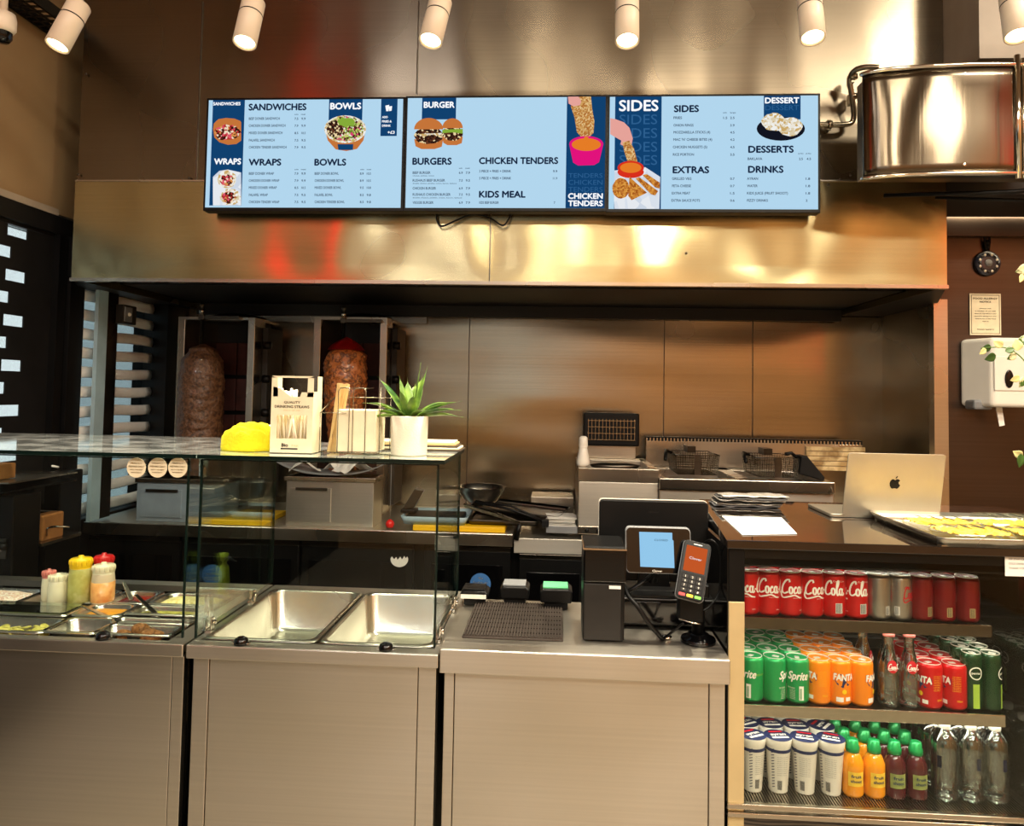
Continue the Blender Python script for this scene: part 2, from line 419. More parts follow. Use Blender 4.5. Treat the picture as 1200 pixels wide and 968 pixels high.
# shutter with staggered slots
ya, yb = 1.6, 3.04
rows = 15; ztop = 2.195; pitch = .0885; slot_h = .044
m = MB(); slots = MB(); x0, x1 = XL-.006, XL
per = .165
zc = ztop
m.box(x0, x1, ya, yb, ztop+.001, zt-.09)
for r in range(17):
    zA = ztop-r*pitch/1.0; zB = zA-slot_h; zN = zA-pitch
    off = (r % 2)*.5
    k = 0; y = 2.775+.11-.11-(0 if r % 2 == 0 else .085)
    edge = yb
    y += .11
    while y > ya:
        m.box(x0, x1, y, edge, zB, zA)
        edge = y-.11; y = y-per
    m.box(x0, x1, ya, edge, zB, zA) if edge > ya else None
    m.box(x0, x1, ya, yb, zN, zB)
m.box(x0, x1, ya, yb, .5, ztop-17*pitch)
win = struct(m.build('window_1', 'black_matt'), None)
struct(MB().box(x0-.02, x0-.016, ya, yb, .6, ztop).build('window_pane', 'glass', win))
fr = MB()
for y0, y1, dx in ((3.04, 3.09, .03), (3.10, 3.16, .045), (3.17, 3.22, .03)):
    fr.box(XL-.06, XL+dx, y0, y1, .0, zt-.09)
struct(fr.build('window_frame', 'black', win), None)
sf = MB()
for y in (-3.4, -1.6, .2, 1.55): sf.box(XL-.06, XL+.01, y-.05, y+.05, .5, zt-.09)
struct(sf.build('window_mullion', 'black', win), None)
# added louvred window imitating daylight bands mirrored in the steel panel; pale strip, switch
w3 = struct(MB().box(XL-.05, XL-.044, 3.22, 3.84, .96, 2.04).build('window_added', 'frosted'))
for k in range(12):
    z = .985+k*.088
    MB().grid(lambda u, v: (XL+.006+.008*math.sin(v*PI), 3.225+.605*u, z+.050*v+.003*math.sin(u*7+k)), 12, 8).build('added_louvre_slat', 'added_blind_slat', w3, solid=.003)
ys0, ys1 = atx(110, 450, XL+.06).y, atx(121, 450, XL+.06).y
struct(MB().box(XL+.05, XL+.068, ys0, ys1, .96, 2.03).build('trim_7', 'blue_strip'))
struct(MB().box(XL+.05, XL+.062, ys1+.005, ys1+.09, .96, 2.03).build('trim_8', 'dark_steel'))
sw = thing('switch_box', 'small grey wall switch box on the rippled steel panel left of the kebab grills', 'switch', (XL+.062, atx(145, 369, XL+.07).y, atx(145, 369, XL+.07).z))
MB().box(0, .04, -.055, .055, -.045, .045).build('housing', 'dark_grey', sw, bevel=.004)
MB().box(.02, .046, -.05, .01, -.035, .035).build('faceplate', 'grey', sw, bevel=.003)
MB().ball((.048, -.02, 0), .009).build('rotary_knob', 'white_plastic', sw)
struct(MB().box(XL, XL+.09, 3.83, YB, .5, 2.03).build('trim_9', 'black'))
# wall behind the photographer, with the shop front that lets the day in
struct(MB().box(-4.2, -2.0, -3.6, -3.5, 0, CZ).box(.2, 3.4, -3.6, -3.5, 0, CZ).box(-2.0, .2, -3.6, -3.5, 2.9, CZ).box(-2.0, .2, -3.6, -3.5, 0, 1.62).build('wall_front', 'warm_wall'))
wf = struct(MB().box(-2.0, .2, -3.56, -3.54, 1.62, 2.9).build('window_2', 'glass'))
f2 = MB()
for x in (-2.0, -.93, .15): f2.box(x, x+.06, -3.6, -3.5, 1.62, 2.9)
struct(f2.build('window_frame', 'black', wf))
struct(MB().box(-4.2, -4.1, -3.6, -3.5, 0, CZ).build('wall_side_post', 'warm_wall'))
# ============================================================ extraction hood
hood = thing('extraction_hood', 'big brushed stainless steel extraction hood over the cooking line behind the menu screens', 'extraction hood', (0, YH, 0))
hl, hr = -1.99, 1.468
zs = 2.407
def sheet_wave(u, v, x0, x1, z0, z1, amp, y):
    x = x0+(x1-x0)*u; z = z0+(z1-z0)*v
    e = min(1, 6*min(u, 1-u, 1), 5*min(v+.02, 1-v+.02))
    return (x, y+amp*e*(noise.noise(Vector((x*1.7, 3, z*1.6)))+.75*noise.noise(Vector((x*5.1, 9, z*2.6)))), z)
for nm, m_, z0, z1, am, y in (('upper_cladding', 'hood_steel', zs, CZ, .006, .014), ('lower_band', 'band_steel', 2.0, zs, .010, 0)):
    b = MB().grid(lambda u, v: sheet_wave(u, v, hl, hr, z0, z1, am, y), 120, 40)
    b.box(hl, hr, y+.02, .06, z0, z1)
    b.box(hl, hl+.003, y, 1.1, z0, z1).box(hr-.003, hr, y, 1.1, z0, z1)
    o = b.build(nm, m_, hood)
MB().box(hl-.002, hr+.002, -.008, .02, 1.992, 2.006).build('bottom_lip', 'trim_steel', hood)
MB().box(hl, hr, -.004, .016, zs-.003, zs+.003).build('seam_flange', 'trim_steel', hood)
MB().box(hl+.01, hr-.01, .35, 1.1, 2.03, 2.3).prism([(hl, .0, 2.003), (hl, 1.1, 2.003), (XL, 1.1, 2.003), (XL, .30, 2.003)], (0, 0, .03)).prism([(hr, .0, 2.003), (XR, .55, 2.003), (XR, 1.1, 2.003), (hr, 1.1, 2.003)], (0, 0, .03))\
    .box(hl+.003, hr-.003, .02, .35, 2.10, 2.12).box(hl+.003, hr-.003, 1.06, 1.1, 1.97, 2.03).build('underside_plenum', 'near_black', hood)
for px, y0, y1, d in ((236, 0, 212, .012), (490, 0, 108, .012), (575, 250, 333, -.0012)):
    a, c_ = at(px, y0, YH), at(px, y1, YH); MB().box(a.x-.0018, a.x+.0018, d-.004, d+.014, c_.z, min(CZ, a.z)).build('sheet_joint', 'dark_steel', hood)
for px, py in ((100, 86), (91, 204), (221, 208), (316, 205), (970, 217), (1100, 212), (985, 210), (804, 297), (997, 205), (935, 210), (574, 210)):
    p = at(px, py, YH); MB().ball((p.x, .004 if py < 212 else -.003, p.z), .005, 8, 6, (1, .5, 1)).build('screw', 'dark_steel', hood)
# bent water / gas pipe and curved steel guard on the right
pp = [at(958, 146, 2.9), at(990, 146, 2.9), at(1000, 140, 2.9), at(999, 118, 2.88), at(996, 95, 2.86), at(1000, 84, 2.83), at(1012, 79, 2.8), at(1030, 79, 2.78)]
gp = thing('bent_pipe', 'bent steel pipe running from the right menu screen up to the curved drum', 'pipe', pp[3])
MB().tube([p-pp[3] for p in spline(pp, 6)], .010, 10).build('pipe', 'wire', gp)
for p, dd in ((at(972, 146, 2.9), (1, 0, 0)), (at(1000, 113, 2.88), (0, 0, 1)), (at(1000, 90, 2.85), (0, 0, 1))):
    v = Vector(dd)*.008; p = p-pp[3]; MB().cyl(p-v, p+v, .016, seg=12).box(p.x-.006, p.x+.006, p.y, p.y+.05, p.z-.02, p.z+.02).build('clamp', 'wire', gp)
YD = 2.60
cl_, cr_ = at(1013, 150, YD+.06), at(1290, 150, YD+.06)
dt, db = at(1140, 76, YD).z, at(1140, 203, YD).z
hw_, sag = (cr_.x-cl_.x)/2, .075
drum = thing('curved_drum', 'large curved polished steel drum with rims hanging right of the menu screens', 'drum', (cl_.x+hw_, YD, (dt+db)/2))
h2 = (dt-db)/2
def dcurve(n=48, o=0):
    out = []
    for i in range(n+1):
        a = PI+PI*i/n; x = (hw_+o)*math.cos(a); y = sag+(sag+o)*math.sin(a)*1.0
        out.append((x, y))
    return out
cv = dcurve()
MB().grid(lambda u, v: (cv[round(u*48)][0], cv[round(u*48)][1]+.004*noise.noise(Vector((u*7, v*2, 0))), -h2+2*h2*v), 48, 10).build('shell', 'drum_steel', drum, solid=.003)
MB().box(-hw_+.01, hw_-.01, sag+.01, .15, -h2+.012, h2-.012).build('back_housing', 'dark_steel', drum)
for z in (-h2, h2):
    MB().tube([(x, y, z) for x, y in dcurve(48, .004)], .008, 8).build('rim', 'chrome', drum)
MB().prism([(x, y, -h2+.004) for x, y in dcurve(24, -.01)], (0, 0, .004)).build('base_plate', 'near_black', drum)
pk = at(1192, 140, YD)-drum.location
MB().cyl((pk.x, -.004, -h2-.02), (pk.x, -.004, h2+.03), .010).cyl((pk.x+.02, -.002, -h2-.02), (pk.x+.02, -.002, h2+.02), .006).build('seam_post', 'chrome', drum)
br = MB()
br.tube([(-.25, .25, -h2-.01), (.1, .05, -h2-.05), (.35, .1, -h2-.01)], .008).tube([(-.05, .28, -h2-.01), (.3, .1, -h2-.07)], .006); br.build('support_bracket', 'black', drum)
MB().cyl((-.2, .2, h2-.02), (-.2, .2, 2.78-drum.location.z), .006).build('hanger_rod', 'wire', drum)
MB().cyl((.2, .2, h2-.02), (.2, .2, 2.78-drum.location.z), .006).build('hanger_rod', 'wire', drum)
for z in (-h2+.03, h2-.03):
    pq = at(1131, 80 if z > 0 else 197, YD)-drum.location; MB().ball((pq.x, .004, z), .010, 8, 6, (1, .5, 1)).build('rivet', 'chrome', drum)
# cable tray and camera on the left
b = MB(); y0, y1 = 1.7, 2.93; zt0 = 3.02
xa, xb = XL+.02, XL+.14
for i in range(34):
    y = y0+(y1-y0)*i/33; b.box(xa, xb, y-.006, y+.006, zt0, zt0+.004)
for x in (xa, xa+.04, xa+.08, xb): b.box(x-.006, x+.006, y0, y1, zt0, zt0+.004)
for x in (xa, xb): b.box(x-.002, x+.002, y0, y1, zt0, zt0+.05)
ct = b.build('cable_tray', 'black'); tag(ct, 'black perforated cable tray along the top of the left wall', 'cable tray')
p = at(3, 30, 2.2)
cc = thing('security_camera', 'white dome security camera cut off at the top left corner', 'security camera', p)
MB().lathe([(.0, .04), (.034, .038), (.038, .02), (.038, -.01), (.030, -.022), (.030, -.022)], seg=24).build('housing', 'lamp_white', cc)
MB().cyl((0, 0, .038), (0, 0, CZ-p.z), .012).build('mount_pole', 'lamp_white', cc)
MB().lathe([(.028, -.022), (.028, -.04), (.02, -.052), (0, -.056)], seg=24).build('dome', 'black_gloss', cc)
# ============================================================ ceiling spotlights
trk = tag(MB().box(-2.1, 2.2, 2.20, 2.235, 2.90, 2.93).build('lighting_track', 'lamp_white'), 'long white lighting track carrying the row of ceiling spotlights', 'track')
trk['group'] = 'lighting track'
LS = [((92, 8), (70, 48), 'leftmost ceiling spotlight, tilted strongly toward the left wall'),
      ((297, 4), (288, 44), 'second white ceiling spotlight from the left, above the left menu screen'),
      ((516, 3), (506, 42), 'third white ceiling spotlight from the left, above the burger menu screen'),
      ((735, 2), (735, 42), 'fourth white ceiling spotlight from the left, pointing straight down above the sides menu'),
      ((948, -4), (952, 38), 'fifth white ceiling spotlight from the left, beside the bent pipe'),
      ((1186, -8), (1192, 36), 'rightmost white ceiling spotlight, above the curved steel drum')]
for a, e, lb in LS:
    pa, pe = at(a[0], a[1], 2.2), at(e[0], e[1], 2.16)
    s = thing('ceiling_spotlight', lb, 'spotlight', pa, group='ceiling spotlights on the track')
    d = (pe-pa).normalized(); q = Vector((0, 0, -1)).rotation_difference(d).to_matrix()
    L = (pe-pa).length+.02; r = .035
    MB().lathe([(0, .012), (r-.004, .01), (r, .004), (r, -L), (r-.004, -L), (r-.005, -L+.012), (0, -L+.012)], mtx=q, seg=32).build('lamp_body', 'lamp_white', s)
    MB().lathe([(r+.0004, -.045), (r+.0008, -.047), (r+.0004, -.049)], mtx=q, seg=32, cap=False).build('body_seam', 'black_matt', s)
    MB().lathe([(0, -L+.006), (r-.006, -L+.006)], mtx=q, seg=24, cap=False).build('lit_lens', 'lamp_light', s)
    MB().cyl((0, .01, 0), (0, .01, 2.90-pa.z), .008).build('stem', 'lamp_white', s)
    ld = bpy.data.lights.new('spot', 'SPOT'); ld.energy = 95; ld.color = (1, .88, .68); ld.spot_size = math.radians(120); ld.spot_blend = .8; ld.shadow_soft_size = .03
    lo = bpy.data.objects.new('lamp_beam', ld); COL.objects.link(lo); lo.parent = s; lo.location = d*(L+.01)
    lo.rotation_euler = Vector((0, 0, -1)).rotation_difference(d).to_euler()
# added lamps over the customers' side, unseen (they light and mirror in the steel)
glow('added_panel_light', (255, 218, 160), 2.6)
glow('red_sign_light', (255, 16, 12), 4.2)
for i, (x, y) in enumerate(((-1.3, -.6), (-.1, -.6), (1.1, -.6), (-1.3, -2.2), (-.1, -2.2), (1.1, -2.2), (2.4, .9), (2.4, -1))):
    o = MB().box(-.26, .26, -.26, .26, -.02, 0).build('added_panel_lamp', 'added_panel_light', loc=(x, y, CZ-.02))
    tag(o, 'square warm ceiling lamp over the customers\' side', 'ceiling lamp', 'added ceiling lamps behind the photographer')
    ld = bpy.data.lights.new('area', 'AREA'); ld.energy = (26 if y == -.6 else 75)*(.6 if x < -1 else 1.5 if x > 1 else 1); ld.color = (.95, .95, 1) if x < -1 else (1, .90, .72); ld.size = .5
    lo = bpy.data.objects.new('added_panel_beam', ld); COL.objects.link(lo); lo.parent = o; lo.location = (0, 0, -.03)
rs = MB().box(-.09, .09, -.015, .015, 0, 1.45).build('red_light_sign', 'red_sign_light', loc=(-2.04, -.30, 2.4)); tag(rs, 'tall slim red lit sign standing out from the left wall, behind the photographer', 'sign')
rs2 = MB().box(-.03, .0, -.22, .22, 0, 1.6).build('red_light_sign', 'red_sign_light', loc=(3.39, -.45, 2.0)); tag(rs2, 'wide red lit sign high on the far right wall, behind the photographer', 'sign')
w = bpy.data.worlds.new('day'); SC.world = w; w.use_nodes = True
bg = w.node_tree.nodes['Background']; bg.inputs['Color'].default_value = (.86, .94, 1, 1); bg.inputs['Strength'].default_value = 1.3
# ============================================================ menu screens
YS = 2.838
def screen(name, lab, quad, off, navy, heads, rows, pics, grp):
    (x0, y0), (x1, y1) = quad
    A = at(x0, y0, YS); B = at(x1, y1, YS)
    cx, cz = (A.x+B.x)/2, (A.z+B.z)/2; hw, hh = (B.x-A.x)/2, (A.z-B.z)/2
    t = thing(name, lab, 'menu screen', (cx, YS, cz))
    MB().box(-hw, hw, .0, .05, -hh, hh).box(-hw+.12, hw-.12, .05, .085, -hh+.06, hh-.06).build('casing', 'black', t, bevel=.002)
    bz = .009
    MB().box(-hw+bz, hw-bz, -.0012, .001, -hh+bz+.004, hh-bz).build('display', 'screen_blue', t)
    ox, oy = off
    def W2(zx, zy, d=0):
        p = at(ox+zx/4, oy+zy/4, YS); 
        return Vector((max(-hw+bz, min(hw-bz, p.x-cx)), -.0014-d, max(-hh+bz+.004, min(hh-bz, p.z-cz))))
    for (a, b_, c_, d_) in navy:
        p, q = W2(a, b_), W2(c_, d_); MB().box(p.x, q.x, -.0022, -.001, q.z, p.z).build('banner', 'screen_navy', t)
    for (s, xa, xb, yb_, h, m_, *bd) in heads:
        p, q = W2(xa, yb_), W2(xb, yb_); hh_ = (W2(xa, yb_-h)-p).z
        MB().text(s, lambda a, b2: (a, -.0030, b2), w=q.x-p.x, h=hh_, x=p.x, y=p.z, bold=bd[0] if bd else .05).build({'screen_white': 'banner_lettering', 'screen_ink': 'heading', 'screen_outline': 'faint_lettering'}[m_], m_, t)
    for (s, xa, xb, yb_, h) in rows:
        p, q = W2(xa, yb_), W2(xb, yb_); hh_ = (W2(xa, yb_-h)-p).z
        MB().text(s, lambda a, b2: (a, -.0030, b2), w=q.x-p.x, h=hh_, x=p.x, y=p.z, bold=.03).build('price' if len(s) < 5 and s[0].isdigit() else 'menu_line', 'screen_small', t)
    lay = [0]
    def ell(nm, zx, zy, rx, ry, m_, a0=0, a1=360, n=28):
        lay[0] += 1; d = .0012+.00025*lay[0]
        pts = [W2(zx+rx*math.cos(math.radians(a0+(a1-a0)*i/n)), zy-ry*math.sin(math.radians(a0+(a1-a0)*i/n)), d) for i in range(n+(0 if a1-a0 == 360 else 1))]
        MB().add(pts, [tuple(range(len(pts)))]).build(nm, m_, t)
    def poly(nm, pts, m_):
        lay[0] += 1; d = .0012+.00025*lay[0]
        pts = [W2(a, b_, d) for a, b_ in pts]; MB().add(pts, [tuple(range(len(pts)))]).build(nm, m_, t)
    pics(ell, poly)
    return t
def blobpoly(cx, cy, rx, ry, n=24, j=.1, seed=1):
    rn = random.Random(seed); return [(cx+rx*math.cos(2*PI*i/n)*(1+rn.uniform(-j, j)), cy+ry*math.sin(2*PI*i/n)*(1+rn.uniform(-j, j))) for i in range(n)]
G = 'digital menu screens on the hood'
def prow(x1, x2, y, a, b): return [(a, x1, x1+17, y, 11), (b, x2, x2+19, y, 11)]
r1 = []
for s, w_, y, a, b_ in (('BEEF DONER SANDWICH', 392, 203, '7.5', '9.9'), ('CHICKEN DONER SANDWICH', 419, 236, '7.9', '9.9'), ('MIXED DONER SANDWICH', 405, 270, '8.5', '10.5'), ('FALAFEL SANDWICH', 368, 304, '7.5', '9.5'), ('CHICKEN TENDER SANDWICH', 424, 337, '7.9', '9.5')):
    r1 += [(s, 248, w_, y, 12)]+prow(462, 494, y, a, b_)
for s, w_, y, a, b_ in (('BEEF DONER WRAP', 365, 460, '7.9', '9.9'), ('CHICKEN DONER WRAP', 390, 493, '7.9', '9.9'), ('MIXED DONER WRAP', 378, 526, '8.5', '10.5'), ('FALAFEL WRAP', 336, 560, '7.5', '9.5'), ('CHICKEN TENDER WRAP', 390, 593, '7.5', '9.5')):
    r1 += [(s, 248, w_, y, 12)]+prow(462, 494, y, a, b_)
for s, w_, y, a, b_ in (('BEEF DONER BOWL', 668, 460, '8.9', '10.5'), ('CHICKEN DONER BOWL', 693, 493, '8.9', '10.5'), ('MIXED DONER BOWL', 680, 526, '9.5', '10.8'), ('FALAFEL BOWL', 640, 560, '8.5', '9.8'), ('CHICKEN TENDER BOWL', 696, 593, '8.5', '9.8')):
    r1 += [(s, 556, w_, y, 12)]+prow(768, 800, y, a, b_)
for x, y in ((462, 180), (770, 438)): r1 += [('solo', x, x+18, y, 6), ('meal', x+30, x+50, y, 6)]
r1 += [('solo', 462, 480, 438, 6), ('meal', 492, 514, 438, 6)]
def pics1(ell, poly):
    poly('sandwich_bun', [(80, 245), (84, 220), (105, 200), (140, 194), (180, 197), (208, 208), (212, 215), (212, 300), (190, 316), (150, 320), (110, 308), (86, 285)], 'screen_bun')
    poly('sandwich_filling', blobpoly(146, 262, 62, 36, 22, .1, 2), 'screen_meat')
    poly('sandwich_top_bun', [(84, 232), (95, 208), (140, 196), (185, 200), (211, 212), (211, 228), (160, 222), (120, 226)], 'screen_bun')
    poly('wrap_paper', [(80, 470), (110, 442), (150, 436), (212, 450), (212, 604), (80, 604)], 'screen_paper')
    poly('wrap_upper', blobpoly(146, 482, 44, 42, 22, .06, 3), 'screen_cream'); poly('wrap_upper_filling', blobpoly(146, 486, 30, 30, 18, .15, 4), 'screen_meat')
    poly('wrap_lower', blobpoly(162, 565, 48, 38, 22, .06, 5), 'screen_cream'); poly('wrap_lower_filling', blobpoly(156, 566, 32, 28, 18, .15, 6), 'screen_meat')
    poly('bowl_side', [(604, 245), (797, 245), (785, 300), (755, 340), (705, 350), (655, 342), (618, 300)], 'screen_bun')
    ell('bowl_rim', 700, 248, 98, 65, 'screen_cream'); poly('bowl_salad', blobpoly(700, 246, 88, 58, 30, .03, 8), 'screen_salad')
    poly('bowl_label', [(664, 318), (738, 318), (736, 345), (668, 345)], 'screen_navy')
    poly('bowl_chicken', blobpoly(652, 246, 40, 42, 18, .12, 9), 'screen_patty'); poly('bowl_greens', blobpoly(706, 214, 40, 22, 18, .2, 10), 'screen_green')
    poly('drink_cup', [(888, 138), (906, 134), (903, 164), (892, 164)], 'screen_white'); poly('fries_icon', [(904, 142), (920, 140), (917, 162), (906, 164)], 'screen_white')
screen('menu_screen', 'left menu screen listing sandwiches, wraps and bowls', ((242.5, 115), (472, 247.5)), (230, 90),
       [(80, 103, 212, 604), (624, 103, 778, 204), (868, 103, 940, 278)],
       [('SANDWICHES', 81, 208, 135, 15, 'screen_white'), ('WRAPS', 86, 210, 411, 28, 'screen_white'), ('BOWLS', 630, 772, 153, 30, 'screen_white'),
        ('SANDWICHES', 248, 516, 158, 31, 'screen_ink'), ('WRAPS', 248, 398, 416, 31, 'screen_ink'), ('BOWLS', 556, 702, 416, 31, 'screen_ink'),
        ('ADD', 872, 898, 195, 10, 'screen_white'), ('FRIES &', 872, 916, 215, 10, 'screen_white'), ('DRINK', 872, 912, 235, 10, 'screen_white'), ('+\u00a33', 898, 930, 268, 14, 'screen_white')], r1, pics1, G)
r2 = []
for s, w_, y, a, b_ in (('BEEF BURGER', 138, 456, '6.9', '7.9'), ('RUSHAUS BEEF BURGER', 206, 492, '7.5', '9.5'), ('CHICKEN BURGER', 164, 529, '6.9', '7.9'), ('RUSHAUS CHICKEN BURGER', 232, 558, '7.5', '9.5'), ('VEGGIE BURGER', 152, 596, '6.9', '7.9')):
    r2 += [(s, 55, w_, y, 12)]+prow(272, 304, y, a, b_)
r2 += [('cheese, pickles, onion', 55, 155, 467, 5), ('double cheese, pickles, onion, bacon, lettuce', 55, 260, 503, 5), ('double cheese, pickles, onion, bacon, lettuce', 55, 286, 570, 5),
       ('3 PIECE + FRIES + DRINK', 367, 516, 449, 12), ('9.9', 712, 732, 449, 11), ('5 PIECE + FRIES + DRINK', 367, 516, 482, 12), ('11.9', 712, 732, 482, 11), ('KIDS BEEF BURGER', 367, 458, 596, 12), ('7', 716, 722, 596, 11), ('solo', 272, 288, 432, 6), ('meal', 302, 322, 432, 6)]
def pics2(ell, poly):
    for cx, cy, rx, ry, k in ((130, 268, 68, 72, 0), (242, 260, 48, 62, 1)):
        poly('burger_base_bun', [(cx-rx, cy+ry*.35), (cx+rx, cy+ry*.35), (cx+rx*.9, cy+ry*.85), (cx+rx*.4, cy+ry), (cx-rx*.5, cy+ry), (cx-rx*.9, cy+ry*.82)], 'screen_bun')
        poly('burger_filling', blobpoly(cx, cy+ry*.12, rx*1.02, ry*.55, 22, .05, 11+k), 'screen_patty')
        if k: poly('burger_lettuce', [(cx-rx, cy-10), (cx+rx, cy-14), (cx+rx, cy+8), (cx, cy+2), (cx-rx, cy+6)], 'screen_green')
        else: poly('burger_cheese', [(cx-rx*.9, cy+2), (cx+rx*.95, cy-4), (cx+rx*.8, cy+10), (cx+10, cy+4), (cx-20, cy+14)], 'screen_cream')
        ell('burger_top_bun', cx, cy-ry*.28, rx, ry*.74, 'screen_bun', 0, 180)
    poly('tender', [(838, 95), (890, 95), (895, 150), (906, 210), (902, 265), (878, 288), (846, 285), (824, 262), (812, 190), (795, 140), (820, 110)], 'screen_tender')
    poly('fingertips', [(782, 95), (832, 95), (845, 118), (838, 136), (806, 140), (785, 128)], 'screen_skin')
    poly('sauce_cup', [(788, 318), (948, 318), (928, 402), (905, 416), (830, 418), (806, 404)], 'screen_pink')
    ell('sauce_cup_rim', 868, 318, 80, 38, 'screen_pink'); ell('sauce', 868, 320, 68, 30, 'screen_sauce'); poly('sauce_drip', [(858, 282), (878, 284), (872, 318), (864, 318)], 'screen_sauce')
screen('menu_screen', 'middle menu screen listing burgers, chicken tenders and kids meal', ((475.5, 112.5), (711, 248)), (470, 90),
       [(100, 98, 257, 200), (778, 95, 958, 628)],
       [('BURGER', 108, 250, 146, 28, 'screen_white'), ('BURGERS', 55, 236, 412, 32, 'screen_ink'), ('CHICKEN TENDERS', 367, 735, 409, 31, 'screen_ink'), ('KIDS MEAL', 367, 582, 566, 31, 'screen_ink'),
        ('CHICKEN', 784, 944, 572, 26, 'screen_white'), ('TENDERS', 784, 944, 606, 26, 'screen_white'), ('CHICKEN', 784, 944, 507, 24, 'screen_outline', 0), ('TENDERS', 784, 944, 540, 24, 'screen_outline', 0), ('TENDERS', 784, 944, 474, 22, 'screen_outline', 0)], r2, pics2, G)
r3 = []
for s, xa, xb, y, pr_ in (('FRIES', 357, 396, 199, '2.5'), ('ONION RINGS', 357, 450, 234, '3.9'), ('MOZZARELLA STICKS (4)', 357, 528, 267, '4.5'), ("MAC 'N' CHEESE BITES (4)", 356, 537, 301, '4.2'), ('CHICKEN NUGGETS (5)', 354, 514, 336, '4.5'), ('RICE PORTION', 354, 452, 371, '3.5'),
                      ('GRILLED VEG', 350, 440, 484, '0.7'), ('FETA CHEESE', 350, 438, 518, '0.7'), ('EXTRA MEAT', 349, 434, 552, '1.5'), ('EXTRA SAUCE POTS', 347, 480, 586, '0.6')):
    r3 += [(s, xa, xb, y, 12), (pr_, 622, 642, y, 11)]
r3 += [('1.5', 590, 608, 199, 11), ('solo', 588, 606, 172, 6), ('large', 622, 648, 172, 6), ('(2 PC)', 940, 964, 364, 6), ('(4 PC)', 976, 1000, 364, 6), ('BAKLAVA', 704, 772, 391, 12), ('2.5', 944, 962, 391, 11), ('4.5', 980, 1000, 391, 11)]
for s, xb, y, pr_ in (('AYRAN', 752, 484, '1.8'), ('WATER', 750, 518, '1.8'), ('KIDS JUICE (FRUIT SHOOT)', 892, 552, '1.8'), ('FIZZY DRINKS', 798, 586, '2')):
    r3 += [(s, 701, xb, y, 12), (pr_, 976, 976+(20 if len(pr_) > 1 else 8), y, 11)]
def pics3(ell, poly):
    poly('tray_paper', [(80, 440), (225, 425), (294, 470), (290, 627), (80, 627), (78, 580)], 'screen_paper')
    poly('hand', [(60, 195), (85, 200), (125, 215), (150, 240), (166, 290), (160, 322), (140, 315), (132, 330), (108, 318), (112, 300), (85, 285), (60, 270)], 'screen_skin')
    poly('dipped_tender', [(118, 308), (150, 300), (172, 340), (188, 400), (162, 415), (140, 395), (125, 350)], 'screen_tender')
    ell('dip_cup', 156, 448, 62, 28, 'screen_red'); poly('dip_cup_side', [(94, 430), (218, 430), (200, 468), (112, 468)], 'screen_red'); ell('dip_sauce', 156, 428, 62, 32, 'screen_red'); ell('dip_surface', 156, 428, 50, 24, 'screen_sauce')
    poly('nugget', blobpoly(110, 525, 40, 48, 20, .05, 3), 'screen_crumb'); poly('triangle_bite', [(150, 470), (232, 545), (160, 580), (144, 560)], 'screen_crumb')
    poly('stick', [(178, 478), (196, 472), (284, 538), (270, 558), (250, 552)], 'screen_crumb'); poly('stick', [(210, 462), (232, 458), (292, 498), (292, 526), (270, 520)], 'screen_crumb')
    ell('dessert_plate', 858, 246, 113, 56, 'screen_black'); poly('pastry', blobpoly(824, 215, 56, 42, 20, .08, 5), 'screen_cream'); poly('pastry', blobpoly(900, 236, 58, 44, 20, .08, 6), 'screen_cream')
screen('menu_screen', 'right menu screen listing sides, extras, desserts and drinks', ((712, 111), (961.5, 249.5)), (700, 90),
       [(84, 90, 297, 627), (780, 84, 952, 200)],
       [('SIDES', 103, 284, 161, 52, 'screen_white', .03)]+[('SIDES', 103, 280, y, 48, 'screen_outline', 0) for y in (224, 288, 352, 414)] +
       [('SIDES', 360, 474, 166, 32, 'screen_ink'), ('EXTRAS', 354, 522, 452, 32, 'screen_ink'), ('DESSERT', 786, 944, 125, 27, 'screen_white'), ('DESSERT', 786, 944, 158, 24, 'screen_outline', 0), ('DESSERTS', 708, 918, 356, 32, 'screen_ink'), ('DRINKS', 707, 870, 450, 32, 'screen_ink')], r3, pics3, G)
cp = [at(x, y, 2.90) for x, y in ((512, 246), (512, 258), (518, 265), (535, 258), (555, 251), (575, 256), (590, 264), (600, 250), (607, 246))]
o = MB().tube([p-cp[0] for p in spline(cp, 6)], .0035, 8).build('power_cable', 'black', loc=cp[0]); tag(o, 'black cable looping below the middle menu screen', 'cable')
# ============================================================ the cooking line against the back wall
ZC, YC = .95, 3.32
xr_c = at(978, 580, YC).x
wk = thing('back_worktop', 'long stainless steel worktop along the back wall under the kebab grills', 'worktop', (0, YC, ZC))
MB().box(XL+.005, -.19, 0, YB-YC-.005, -.04, 0).build('top', 'counter_steel', wk, bevel=.003)
MB().box(XL+.005, -.19, -.004, 0, -.055, -.002).build('front_edge', 'trim_steel', wk, bevel=.002)
MB().box(-.185, XR-.01, .02, YB-YC-.005, -.04, -.02).box(-.185, XR-.01, .016, .02, -.085, -.02).build('side_top', 'counter_steel', wk, bevel=.002)
MB().box(XL+.02, XR-.01, .10, YB-YC-.01, -ZC, -.06).build('body', 'black', wk)
